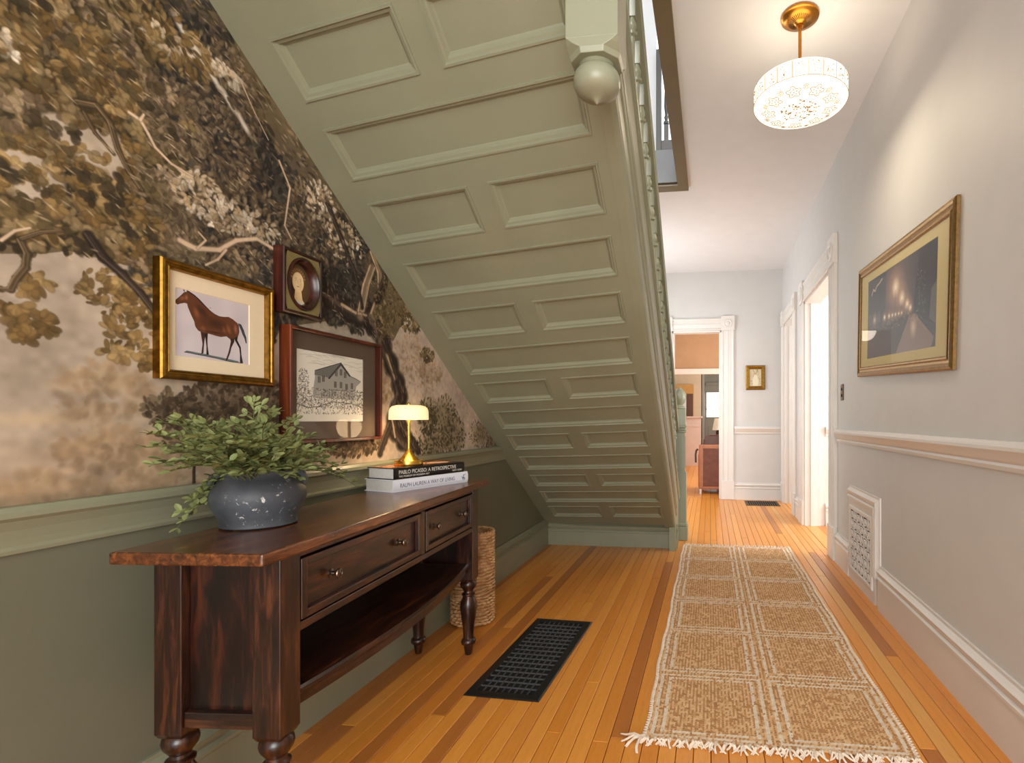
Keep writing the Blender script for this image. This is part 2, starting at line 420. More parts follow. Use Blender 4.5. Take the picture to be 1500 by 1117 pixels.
# ------------------------------------------------------------------ wallpaper print
ZONES=[('haze',130,0.03,1.039,1.179,0.054,0.039),('haze',130,0.03,1.109,1.208,0.068,0.037),('haze',130,0.03,1.155,1.161,0.056,0.043),('haze',130,0.03,1.08,1.035,0.1,0.052),('haze',130,0.03,1.025,1.03,0.04,0.031),('haze',130,0.03,1.196,1.002,0.085,0.071),('haze',130,0.03,0.963,0.944,0.083,0.044),('haze',130,0.03,0.908,0.931,0.042,0.035),('haze',130,0.03,1.124,0.936,0.092,0.037),('haze',130,0.03,1.24,0.935,0.11,0.046),('haze',130,0.03,1.08,1.124,0.086,0.019),('bush',150,0.022,1.231,1.127,0.063,0.049),('bush',150,0.022,1.401,1.151,0.136,0.061),('bush',150,0.022,1.575,1.134,0.11,0.091),('bush',150,0.022,1.316,1.052,0.101,0.058),('bush',150,0.022,1.521,1.023,0.13,0.088),('bush',150,0.022,1.791,1.036,0.139,0.051),('bush',150,0.022,1.981,1.002,0.168,0.05),('olive',420,0.034,0.963,1.922,0.119,0.111),('olive',420,0.034,1.109,2.026,0.151,0.126),('olive',420,0.034,0.963,1.804,0.095,0.074),('olive',420,0.034,1.094,1.9,0.103,0.099),('olive',420,0.034,1.205,2.023,0.139,0.126),('olive',420,0.034,0.963,1.522,0.083,0.044),('olive',420,0.034,1.08,1.565,0.1,0.065),('olive',420,0.034,0.918,1.499,0.043,0.057),('olive',300,0.03,1.039,1.676,0.061,0.063),('olive',300,0.03,0.929,1.618,0.038,0.054),('olive',300,0.03,1.155,1.645,0.08,0.078),('olive',300,0.03,1.012,1.509,0.077,0.031),('olive',300,0.03,1.171,1.546,0.066,0.061),('olive',300,0.03,1.214,1.849,0.105,0.091),('cool',420,0.03,1.401,1.949,0.181,0.123),('cool',420,0.03,1.575,1.837,0.224,0.136),('cool',420,0.03,1.661,1.683,0.215,0.143),('cool',420,0.03,1.826,1.606,0.218,0.13),('cool',420,0.03,1.447,1.637,0.143,0.063),('cool',420,0.03,1.337,2.012,0.125,0.099),('cool',420,0.03,1.401,1.744,0.136,0.102),('cool',420,0.03,1.171,1.485,0.041,0.07),('cool',420,0.03,1.901,1.759,0.195,0.134),('cool',420,0.03,1.337,2.13,0.104,0.098),('cool',420,0.03,1.981,1.533,0.168,0.07),('cool',420,0.03,1.297,2.237,0.118,0.077),('cool',420,0.03,1.575,1.497,0.11,0.136),('mid',170,0.024,1.337,1.875,0.189,0.118),('mid',170,0.024,1.521,1.727,0.183,0.11),('mid',170,0.024,1.24,1.918,0.11,0.092),('mid',170,0.024,1.24,1.679,0.091,0.083),('mid',170,0.024,1.401,2.092,0.136,0.123),('mid',170,0.024,1.757,1.814,0.135,0.15),('mid',170,0.024,1.039,1.992,0.121,0.094),('mid',170,0.024,1.337,1.581,0.166,0.049),('gold',150,0.03,1.012,1.911,0.142,0.124),('gold',150,0.03,1.124,1.598,0.092,0.068),('gold',150,0.03,1.025,1.67,0.049,0.056),('gold',150,0.03,0.94,1.514,0.056,0.043),('gold',150,0.03,1.155,1.524,0.056,0.038),('gold',150,0.03,1.24,2.12,0.11,0.073),('gold',90,0.024,1.08,1.407,0.051,0.052),('gold',90,0.024,1.139,1.327,0.054,0.046),('gold',90,0.024,1.103,1.271,0.029,0.025),('gold',90,0.024,1.175,1.263,0.026,0.031),('gold',90,0.024,0.954,1.39,0.028,0.023),('gold',90,0.024,0.963,1.315,0.019,0.021),('gold',90,0.024,0.918,1.318,0.024,0.023),('gold',90,0.024,0.935,1.283,0.014,0.011),('gold',90,0.024,1.163,1.404,0.045,0.052),('light',42,0.022,1.316,1.739,0.081,0.062),('light',42,0.022,1.401,1.714,0.09,0.051),('light',42,0.022,1.496,1.718,0.101,0.043),('light',42,0.022,1.259,1.761,0.046,0.028),('light',42,0.022,1.92,1.806,0.099,0.082),('light',42,0.022,1.791,1.902,0.07,0.077),('light',16,0.03,1.337,2.14,0.062,0.027),('light',16,0.03,1.39,2.136,0.067,0.03),('light',16,0.03,1.222,2.107,0.071,0.036),('light',16,0.03,0.918,1.876,0.027,0.021),('goldr',130,0.018,2.238,1.646,0.136,0.106),('goldr',130,0.018,2.375,1.579,0.093,0.059),('goldr',130,0.018,2.162,1.539,0.058,0.067),('goldr',130,0.018,2.319,1.745,0.111,0.051),('goldr',130,0.018,2.53,1.432,0.065,0.035),('tan',70,0.022,2.375,1.414,0.128,0.099),('tan',70,0.022,2.447,1.287,0.173,0.119),('tan',70,0.022,2.563,1.348,0.107,0.053),('tan',70,0.022,2.187,1.268,0.05,0.092),('pale',60,0.02,2.632,1.046,0.433,0.164),('pale',60,0.02,3.034,0.996,0.373,0.124),('oliveg',90,0.02,2.704,1.119,0.148,0.112),('oliveg',90,0.02,2.597,0.975,0.151,0.078),('oliveg',90,0.02,2.82,1.003,0.129,0.109),('oliveg',90,0.02,2.53,1.117,0.092,0.088),('bush2',70,0.018,3.189,1.013,0.182,0.087),('bush2',70,0.018,3.359,0.949,0.112,0.054)]
BRANCH=[('dk',0.022,[(1.028,1.828),(1.066,1.842),(1.094,1.818),(1.112,1.761),(1.136,1.719),(1.165,1.687)]),('dk',0.013,[(1.041,1.812),(1.063,1.776),(1.102,1.746)]),('dk',0.02,[(0.927,1.477),(0.938,1.452),(0.936,1.423),(0.921,1.395),(0.912,1.37),(0.897,1.367)]),('dk',0.012,[(0.929,1.481),(0.963,1.507),(1.0,1.523)]),('dk2',0.03,[(1.049,1.53),(1.08,1.487),(1.121,1.459),(1.163,1.422),(1.202,1.377)]),('pl',0.013,[(1.136,1.867),(1.162,1.863),(1.181,1.838),(1.198,1.812),(1.24,1.789),(1.297,1.782)]),('pl',0.012,[(1.162,1.863),(1.17,1.881)]),('pl',0.022,[(1.262,1.591),(1.306,1.583),(1.379,1.602),(1.435,1.649),(1.508,1.679),(1.58,1.667)]),('pl',0.012,[(1.401,1.609),(1.375,1.573),(1.337,1.545)]),('pl',0.01,[(1.312,1.585),(1.337,1.616),(1.316,1.632)]),('pl',0.012,[(1.597,1.971),(1.643,1.901),(1.62,1.763),(1.649,1.727)]),('pl',0.008,[(1.452,2.145),(1.501,2.078),(1.553,2.019)]),('pl',0.01,[(0.897,1.467),(0.918,1.494),(0.943,1.509)]),('dk2',0.075,[(1.826,1.564),(1.94,1.538),(2.082,1.512)]),('dk2',0.085,[(2.082,1.535),(2.123,1.502),(2.172,1.431),(2.227,1.352),(2.28,1.268),(2.302,1.212),(2.264,1.147),(2.238,1.1),(2.253,1.047),(2.307,1.0),(2.375,0.951)]),('dk2',0.05,[(2.28,1.148),(2.319,1.068),(2.399,0.99),(2.447,0.947)]),('dk2',0.04,[(2.222,1.084),(2.172,1.009),(2.143,0.953)]),('br',0.045,[(2.095,1.55),(2.147,1.656),(2.143,1.739),(2.091,1.813)]),('br',0.045,[(2.011,1.533),(2.046,1.661),(2.091,1.754)]),('br2',0.02,[(1.901,1.554),(1.981,1.538),(2.05,1.541)]),('br2',0.016,[(2.032,1.557),(2.068,1.681),(2.105,1.758)]),('br2',0.02,[(2.192,1.391),(2.253,1.285)]),('br2',0.02,[(2.233,1.1),(2.253,1.021)]),('dk2',0.035,[(2.123,1.621),(2.172,1.708),(2.192,1.783),(2.138,1.893),(2.024,1.94)]),('dk2',0.03,[(1.826,1.917),(1.901,1.813),(1.981,1.7),(2.024,1.57)]),('dk2',0.012,[(1.302,0.899),(1.302,0.956),(1.304,0.994)]),('dk2',0.012,[(1.401,0.947),(1.403,1.049)])]
SKYGAP=[(0.946,1.625,0.057,0.066),(0.924,1.651,0.054,0.036),(1.066,1.753,0.07,0.056),(1.012,1.749,0.052,0.034),(1.112,1.719,0.026,0.037)]
CANOPY=[(0.857,1.94),(1.347,2.335),(1.826,2.202),(2.498,1.809),(2.238,1.459),(2.091,1.496),(1.826,1.476),(1.603,1.411),(1.205,1.342),(1.196,1.43),(1.139,1.484),(1.012,1.482),(0.963,1.46),(0.857,1.427)]

PAL = {
 'haze': [(176, 148, 116), (164, 137, 106), (188, 162, 130), (156, 130, 100)],
 'bush': [(92, 76, 58), (112, 94, 72), (74, 62, 48), (130, 110, 86)],
 'bush2': [(120, 104, 80), (98, 84, 64), (140, 122, 96)],
 'olive': [(116, 98, 66), (96, 82, 56), (136, 116, 80), (80, 68, 48), (152, 130, 94), (66, 57, 42)],
 'cool': [(72, 67, 61), (58, 55, 52), (92, 83, 71), (50, 48, 46), (112, 99, 82), (82, 76, 68)],
 'mid': [(140, 120, 94), (116, 98, 76), (164, 142, 112), (92, 78, 60)],
 'gold': [(152, 124, 80), (130, 104, 64), (170, 142, 96), (108, 86, 52)],
 'light': [(226, 206, 178), (204, 182, 150), (180, 156, 122), (236, 222, 200)],
 'goldr': [(134, 116, 82), (112, 96, 66), (154, 136, 100), (92, 80, 56)],
 'tan': [(186, 160, 126), (168, 142, 108), (200, 176, 144)],
 'pale': [(212, 192, 168), (200, 178, 152), (220, 202, 180)],
 'oliveg': [(122, 112, 84), (98, 92, 68), (150, 136, 104), (82, 78, 58)],
}
BR = {'dk': (84, 70, 52), 'dk2': (54, 46, 40), 'pl': (206, 180, 152), 'br': (122, 106, 86), 'br2': (176, 154, 126)}
def paint_mural():
    c = Canvas(2520, 1610, (171, 156, 138), 0.3, 3.9, 0.88, 3.18)
    n = c.vnoise(160, 3)[..., None]; n2 = c.vnoise(60, 4)[..., None]
    c.a = c.a * (0.92 + 0.10 * n + 0.05 * n2)
    yy, xx = np.mgrid[0:c.h, 0:c.w]
    k = np.clip((xx / c.sx + c.u0 - 2.0) / 0.4, 0, 1)[..., None] * 0.6
    c.a = c.a * (1 - k) + np.array((194, 177, 163), np.float32) / 255 * k
    r = np.random.default_rng(11)
    for i in range(3000):   # fine linen scribble of the print
        u = 0.3 + 3.6 * r.random(); v = 0.9 + 2.2 * r.random(); a = r.random() * 3.14
        c.ell(u, v, 0.012, 0.0014, (146, 122, 96), 0.25, a * 0.3, 0.9)
    for u, v, ru, rv, col in [(1.15, 1.02, .35, .07, (170, 146, 118)), (0.95, 0.95, .3, .06, (152, 128, 102)), (1.6, 1.1, .5, .2, (120, 100, 78)), (2.0, 1.02, .3, .1, (140, 116, 92)), (1.45, 1.12, .22, .12, (96, 80, 62)), (2.72, 1.0, .1, .1, (150, 132, 104)), (1.02, 1.10, .2, .03, (182, 158, 128))]:
        c.ell(u, v, ru, rv, col, 0.75, 0, 0.8)
    def zone(pal, num, ls, u, v, ru, rv, dens=1.0, al=0.85):
        P = PAL[pal]
        if pal == 'haze': c.ell(u, v, ru * 0.95, rv * 0.95, P[0], 0.5, 0, 0.6)
        ar = ru * rv * 3.14
        num = int(min(num * 2.4, max(25, 2.6 * ar / (ls * ls * 0.5))) * dens)
        th = r.random(num) * 6.283; rad = np.sqrt(r.random(num)) * 1.08
        for i in np.argsort(-rad):
            uu = u + ru * rad[i] * math.cos(th[i]); vv = v + rv * rad[i] * math.sin(th[i])
            # darker inside and below, lighter towards the top of a cluster
            sh = 0.88 + 0.16 * (vv - v) / max(rv, 1e-3) * .5 + 0.12 * (r.random() - .5)
            col = tuple(min(255, x * sh) for x in P[int(r.integers(len(P)))])
            l = ls * (0.45 + 0.8 * r.random()) * 0.62; w = l * (0.42 + 0.22 * r.random())
            ang = th[i] + (r.random() - .5) * 1.6 - 0.5
            dk = tuple(x * 0.76 for x in col)
            if pal == 'haze': c.ell(uu, vv, l, w * 1.3, col, 0.45, ang, 0.6)
            elif pal in ('pale', 'tan'): c.ell(uu, vv, l, w * 1.2, col, 0.6, ang, 0.5)
            else: c.leaf(uu, vv, l, w, ang, col, dk, al)
    def rosettes(pal, u, v, ru, rv, num, ls):
        """sprays of rounded leaves fanning from a dark eye"""
        P = PAL[pal]
        for q in range(num):
            a = r.random() * 6.28; rr = math.sqrt(r.random()); uu = u + ru * rr * math.cos(a); vv = v + rv * rr * math.sin(a)
            col0 = P[int(r.integers(len(P)))]; m = int(r.integers(4, 7)); a0 = r.random() * 6.28; span = 2.6 + 2.2 * r.random()
            for j in range(m):
                b = a0 + span * (j / m - .5) + .5 * (r.random() - .5); l = ls * (.6 + .6 * r.random()); s = .90 + .2 * r.random()
                col = tuple(min(255, x * s) for x in col0)
                c.leaf(uu + l * .55 * math.cos(b), vv + l * .55 * math.sin(b), l * .6, l * (.34 + .16 * r.random()), b, col, tuple(x * .8 for x in col), .8)
            c.ell(uu, vv, ls * .35, ls * .22, tuple(x * .7 for x in col0), .5, a0, .9)
    def do(names, dens=1.0, al=.85):
        for z in ZONES:
            if z[0] in names: zone(*z, dens=dens, al=al)
    do(('pale',)); do(('haze',)); do(('tan',))
    c.ell(2.42, 1.08, .17, .19, (212, 194, 170), 0.8, 0, 0.35)
    for z in ZONES:
        if z[0] in ('oliveg', 'bush2'): c.ell(z[3], z[4], z[5] * 1.1, z[6] * 1.05, (128, 114, 88), .75, 0, .6)
        if z[0] == 'bush': c.ell(z[3], z[4], z[5] * 1.1, z[6] * 1.05, (100, 84, 64), .6, 0, .6)
    do(('oliveg', 'bush2'), 1.0, .6); do(('bush',), 1.0, .7)
    c.poly(CANOPY, (104, 90, 66), 0.93)
    c.poly([(0.3, 1.95), (0.9, 1.93), (1.35, 2.3), (2.5, 1.8), (2.5, 3.2), (0.3, 3.2)], (92, 78, 57), 0.95)
    for i in range(2600):
        u = 0.3 + 2.2 * r.random(); v = 1.9 + 1.25 * r.random()
        P = PAL['olive' if r.random() < .55 else 'mid']; col = P[int(r.integers(len(P)))]; l = .012 + .012 * r.random()
        c.leaf(u, v, l, l * .45, -.8 + r.random() * 1.2, col, tuple(x * .75 for x in col), .8)
    c.ell(1.68, 1.80, .34, .30, (70, 65, 60), 0.8, -0.5, 0.8); c.ell(1.95, 1.62, .25, .2, (66, 63, 61), 0.75, 0, 0.7)
    c.poly([(0.3, 2.0), (0.9, 1.98), (0.9, 1.44), (0.7, 1.47), (0.52, 1.40), (0.42, 1.46), (0.3, 1.43)], (104, 90, 66), 0.93)
    for u, v, ru, rv in ((.78, 1.52, .12, .10), (.62, 1.56, .12, .12), (.45, 1.55, .12, .12), (.36, 1.7, .1, .12), (.5, 1.8, .14, .14), (.7, 1.72, .14, .12), (.84, 1.82, .12, .1)): zone('olive', 300, .03, u, v, ru, rv)
    for u, v, ru, rv in ((.80, 1.46, .06, .04), (.66, 1.44, .06, .04), (.52, 1.40, .05, .04), (.40, 1.44, .05, .04)): rosettes('gold', u, v, ru, rv, 14, .024)
    do(('olive',), 1.0); do(('cool',), 1.1, .7)
    for s in SKYGAP: c.ell(s[0], s[1], s[2] * 1.12, s[3] * 1.12, (184, 168, 148), 0.97, 0, 0.2)
    # irregular, leafy rim of the gap of sky
    for i in range(36):
        s = SKYGAP[int(r.integers(len(SKYGAP)))]; a = r.random() * 6.28
        u = s[0] + s[2] * 1.16 * math.cos(a); v = s[1] + s[3] * 1.16 * math.sin(a)
        if any(((u - q[0]) / q[2]) ** 2 + ((v - q[1]) / q[3]) ** 2 < .7 for q in SKYGAP): continue
        rosettes('gold' if r.random() < .6 else 'mid', u, v, .012, .012, 1, .022)
    for z in ZONES:
        if z[0] == 'mid': zone(*z, dens=.9, al=.7)
    do(('light',), .9, .8)
    for uu, vv in ((1.27, 2.17), (1.31, 2.14), (1.36, 2.10), (1.41, 2.06), (1.46, 2.02)):
        c.ell(uu, vv, .05, .014, (222, 212, 196), 0.85, -0.8, 0.7)
    do(('gold',), .8)
    for z in ZONES:
        if z[0] == 'gold': rosettes('gold', z[3], z[4], z[5] * .95, z[6] * .95, max(3, int(z[5] * z[6] / .0009 * (1.0 if z[5] < .06 else .35))), .024)
    for z in ZONES:
        if z[0] == 'olive': rosettes('olive', z[3], z[4], z[5], z[6], 7, .024)
        if z[0] == 'cool': rosettes('mid', z[3], z[4], z[5], z[6], 2, .02)
        if z[0] == 'light': rosettes('light', z[3], z[4], z[5], z[6], 3, .016)
    for s in SKYGAP[:2]: c.ell(s[0] - .01, s[1], s[2] * .85, s[3] * .8, (186, 170, 150), 0.95, 0, 0.2)
    for i in range(60):
        s = SKYGAP[i % 2]; a = r.random() * 6.28; k = .80 + .35 * r.random()
        rosettes('gold' if i % 3 else 'olive', s[0] - .01 + s[2] * k * math.cos(a), s[1] + s[3] * k * math.sin(a), .008, .008, 1, .016 + .012 * r.random())
    rosettes('olive', .90, 1.73, .08, .04, 22, .024); rosettes('mid', .93, 1.75, .07, .04, 10, .022)
    for col, w, pts in BRANCH:
        cc = BR[col]
        if col in ('dk2', 'br') and w > .03: w = w * 1.5
        c.line(pts, w * 1.12, tuple(x * .62 for x in cc), 0.9, w * 0.85)
        c.line(pts, w * 0.8, cc, 0.95, w * 0.6)
        if col in ('dk2', 'dk', 'br'):
            c.line([(p[0] - w * .24, p[1] + w * .08) for p in pts], w * 0.2, tuple(min(255, x * 1.8) for x in cc), 0.5)
            c.line([(p[0] + w * .1, p[1] - w * .05) for p in pts], w * 0.14, tuple(min(255, x * 1.45) for x in cc), 0.4)
    P = [p for b_ in BRANCH if b_[0] == 'dk2' and b_[1] > .045 for p in b_[2]]
    for i in range(260):   # bark
        p = P[int(r.integers(len(P)))]; c.ell(p[0] + (r.random() - .5) * .11, p[1] + (r.random() - .5) * .11, .016, .004, [(126, 106, 86), (34, 29, 26), (150, 128, 104)][int(r.integers(3))], 0.55, 1.9 + .8 * (r.random() - .5), 0.7)
    do(('goldr',), .8)
    for z in ZONES:
        if z[0] == 'goldr': rosettes('goldr', z[3], z[4], z[5], z[6], 9, .02)
    for i in range(700):   # light flecks among the dark leaves
        u = 0.9 + 1.35 * r.random(); v = 1.45 + 0.85 * r.random()
        c.ell(u, v, .008 + .012 * r.random(), .003, (206, 184, 152), 0.6 * r.random() + .15, -0.8 + .8 * r.random(), 0.7)
    n = c.vnoise(12, 9)[..., None]; n2 = c.vnoise(36, 19)[..., None]; n3 = c.vnoise(120, 29)[..., None]
    c.a = np.clip(c.a * (0.84 + 0.12 * n + 0.12 * n2 + 0.14 * n3), 0, 1)
    return c
M['mural'] = print_mat('scenic_wallpaper', paint_mural(), 0.8, 0.15, 0.1, 'MIRROR')

# ------------------------------------------------------------------ room shell
XL, XR, ZC = -1.44, 0.985, 3.17
def boxes(name, mat, *bs, **kw):
    g = G()
    for b in bs: g.box(*b)
    return g.build(name, mat, **kw)
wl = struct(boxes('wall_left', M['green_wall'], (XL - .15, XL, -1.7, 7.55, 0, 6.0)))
wp = G().box(XL, XL + .002, -1.6, 3.75, 0.9, 3.17).build('wallpaper', M['mural'], wl)
add_uv(wp, lambda p: ((p.y - 0.3) / 3.6, (p.z - 0.88) / 2.3))
wp['label'] = 'scenic wallpaper of brown trees on cream'
struct(boxes('wall_right', M['wall'], (XR, XR + .15, -1.7, 4.46, 0, 3.3), (XR, XR + .15, 4.46, 5.67, 2.33, 3.3), (XR, XR + .15, 5.67, 6.35, 0, 3.3),
             (XR, XR + .15, 6.35, 7.17, 2.36, 3.3), (XR, XR + .15, 7.17, 7.55, 0, 3.3)))
struct(boxes('wall_far', M['wall'], (XL - .15, -.53, 7.4, 7.55, 0, 3.3), (-.53, .16, 7.4, 7.55, 2.345, 3.3), (.16, XR + .01, 7.4, 7.55, 0, 3.3)))
# wall behind the camera with the glazed entrance opening
struct(boxes('wall_back', M['wall'], (XL - .15, -1.25, -1.7, -1.55, 0, 3.3), (.85, XR + .15, -1.7, -1.55, 0, 3.3), (-1.25, .85, -1.7, -1.55, 2.55, 3.3)))
struct(boxes('ceiling', M['ceiling'], (-.27, XR + .15, -1.7, 7.55, ZC, ZC + .25), (XL - .15, -.27, 4.57, 7.55, ZC, ZC + .25), (XL - .15, -.27, -1.7, 0.0, ZC, ZC + .25)))
# upstairs shell
struct(boxes('wall_upper_far', M['upper_wall'], (XL - .15, -.47, 4.66, 4.8, 3.42, 6.0), (-.47, 2.6, 7.3, 7.45, 3.42, 6.0)))
struct(boxes('wall_upper_right', M['upper_wall'], (2.5, 2.65, -1.7, 7.45, 3.42, 6.0)))
struct(boxes('wall_upper_back', M['upper_wall'], (XL - .15, 2.65, -1.85, -1.7, 3.3, 6.0)))
struct(boxes('ceiling_upper', M['ceiling'], (XL - .15, 2.65, -1.85, 7.45, 6.0, 6.1)))
struct(boxes('floor_upper', M['grey_paint'], (-.30, 2.5, 4.55, 7.3, 3.42, 3.44), (1.13, 2.5, -1.7, 4.55, 3.42, 3.44)))
# side room (bright) and small room beyond
struct(boxes('wall_side_room', M['trim'], (XR + .002, 4.2, 5.67, 5.80, 0, 3.2), (4.2, 4.35, 2.2, 5.8, 0, 3.2), (XR + .15, 4.35, 2.05, 2.2, 0, 3.2)))
struct(boxes('ceiling_side_room', M['ceiling'], (XR + .15, 4.35, 2.05, 9.0, 3.2, 3.3)))
struct(boxes('wall_small_room', M['trim'], (XR + .002, 4.2, 7.17, 7.3, 0, 3.2), (3.0, 3.15, 5.8, 7.17, 0, 3.2)))
# back room and kitchen
struct(boxes('wall_back_room_left', M['beige'], (-2.4, -2.25, 7.55, 15.0, 0, 3.0)))
struct(boxes('wall_back_room_right', M['beige'], (1.75, 1.9, 7.55, 15.0, 0, 3.0)))
struct(boxes('wall_back_room_far', M['tan_wall'], (-2.25, -1.2, 9.9, 10.05, 0, 3.0), (-1.2, .62, 9.9, 10.05, 1.97, 3.0), (.62, 1.75, 9.9, 10.05, 0, 3.0)))
struct(boxes('ceiling_back_room', M['ceiling'], (-2.4, 1.9, 7.55, 15.0, 3.0, 3.1)))
struct(boxes('wall_kitchen_left', M['beige'], (-2.25, -.20, 13.5, 13.65, 0, 3.0)))
struct(boxes('wall_kitchen_far', M['door_grey'], (-.20, 1.75, 14.6, 14.75, 0, 3.0), (-.22, -.14, 13.5, 14.6, 0, 3.0)))
tr = struct(G().box(-1.2, .62, 9.86, 9.9, 1.955, 2.06).build('trim_1', M['pale_wood'], bevel=.008))

# floor: sub-floor with strips of oak laid along the hall
fl = struct(G().box(-2.4, 4.35, -1.7, 15.0, -0.12, -0.02).build('floor', M['dark_gap']))
SW = (XR - XL) / 42.0
rp = random.Random(5)
def plank(x0, x1, y0, y1, mat):
    g = G(); c = .0011; k = .0016
    a = [(x0 + c, y0 + c, -.02), (x1 - c, y0 + c, -.02), (x1 - c, y1 - c, -.02), (x0 + c, y1 - c, -.02)]
    b = [(x0 + c, y0 + c, -k), (x1 - c, y0 + c, -k), (x1 - c, y1 - c, -k), (x0 + c, y1 - c, -k)]
    d = [(x0 + c + k, y0 + c + k, 0), (x1 - c - k, y0 + c + k, 0), (x1 - c - k, y1 - c - k, 0), (x0 + c + k, y1 - c - k, 0)]
    g.loft([a, b, d])
    return g.build('plank', mat, fl, rel=False)
for i in range(42):
    x0 = XL + i * SW; x1 = x0 + SW
    y = -1.55 - rp.random() * .8
    first = True
    while y < 7.5:
        L = 1.8 + rp.random() * 2.6
        y1 = y + L
        if 7.5 - y1 < .7: y1 = 7.5
        m = M['plank']
        if i == 38: m = M['plank_light']
        elif i in (39, 37, 36): m = M['plank_dark'] if rp.random() < .5 else M['plank']
        elif i in (33,) : m = M['plank_dark'] if rp.random() < .4 else M['plank']
        elif rp.random() < .0: m = M['plank_light']
        elif rp.random() < .05: m = M['plank_dark']
        plank(x0, x1, max(y, -1.55), y1, m)
        y = y1
# wider boards of the rooms beyond
for i in range(34):
    x0 = -2.2 + i * .116
    if x0 < 1.7: plank(x0, x0 + .116, 7.5, 14.6, M['plank'])
for i in range(26):
    x0 = XR + .003 + i * .12
    if x0 < 4.1: plank(x0, x0 + .12, 2.2, 7.17, M['plank'])

# mouldings: profile (distance from the wall, height)
def run_y(name, prof, x, sgn, y0, y1, mat, **kw):
    return G().prism([(x + sgn * d, y0, z) for d, z in prof], (0, y0, 0), (0, y1, 0)).build(name, mat, **kw)
def run_x(name, prof, y, sgn, x0, x1, mat, **kw):
    return G().prism([(x0, y + sgn * d, z) for d, z in prof], (x0, 0, 0), (x1, 0, 0)).build(name, mat, **kw)
def base_prof(h, t=.022):
    return [(0, 0), (t, 0), (t, h - .085), (t + .006, h - .08), (t + .006, h - .068), (t - .004, h - .06), (t + .004, h - .045), (t + .008, h - .03), (t - .002, h - .022), (.010, h - .012), (.010, h), (0, h)]
def rail_prof(z):
    return [(0, z - .1), (.010, z - .1), (.012, z - .092), (.010, z - .084), (.012, z - .07), (.017, z - .05), (.026, z - .03), (.036, z - .022), (.036, z - .010), (.03, z), (0, z)]
struct(run_y('baseboard_left', base_prof(.232), XL, 1, -1.5, 4.503, M['green']))
struct(run_y('trim_2', rail_prof(.922), XL, 1, -1.5, 3.62, M['green']), 'green chair rail under the wallpaper')
struct(run_y('baseboard_right', base_prof(.255), XR, -1, -1.5, 3.2, M['trim']))
struct(run_y('baseboard_right_rear', base_prof(.235), XR, -1, 3.86, 4.24, M['trim']))
struct(run_y('baseboard_between_doors', base_prof(.235), XR, -1, 5.86, 6.16, M['trim']))
rp2 = [(0, .93), (.010, .93), (.013, .945), (.010, .955), (.020, .965), (.030, .985), (.040, 1.0), (.040, 1.012), (.032, 1.02), (.028, 1.03), (0, 1.03)]
struct(run_y('trim_3', rp2, XR, -1, -1.5, 4.235, M['trim']), 'white chair rail on the long grey wall')
struct(run_x('baseboard_far', base_prof(.235), 7.4, -1, .335, XR, M['trim']))
struct(run_x('trim_4', [(d, z - .02) for d, z in rp2], 7.4, -1, .335, XR, M['trim']), 'white chair rail on the end wall')
struct(run_x('baseboard_side_room', base_prof(.235), 5.67, -1, 1.19, 4.2, M['trim']))
struct(run_x('trim_5', rp2, 5.67, -1, 1.19, 4.2, M['trim']), 'white chair rail in the bright side room')

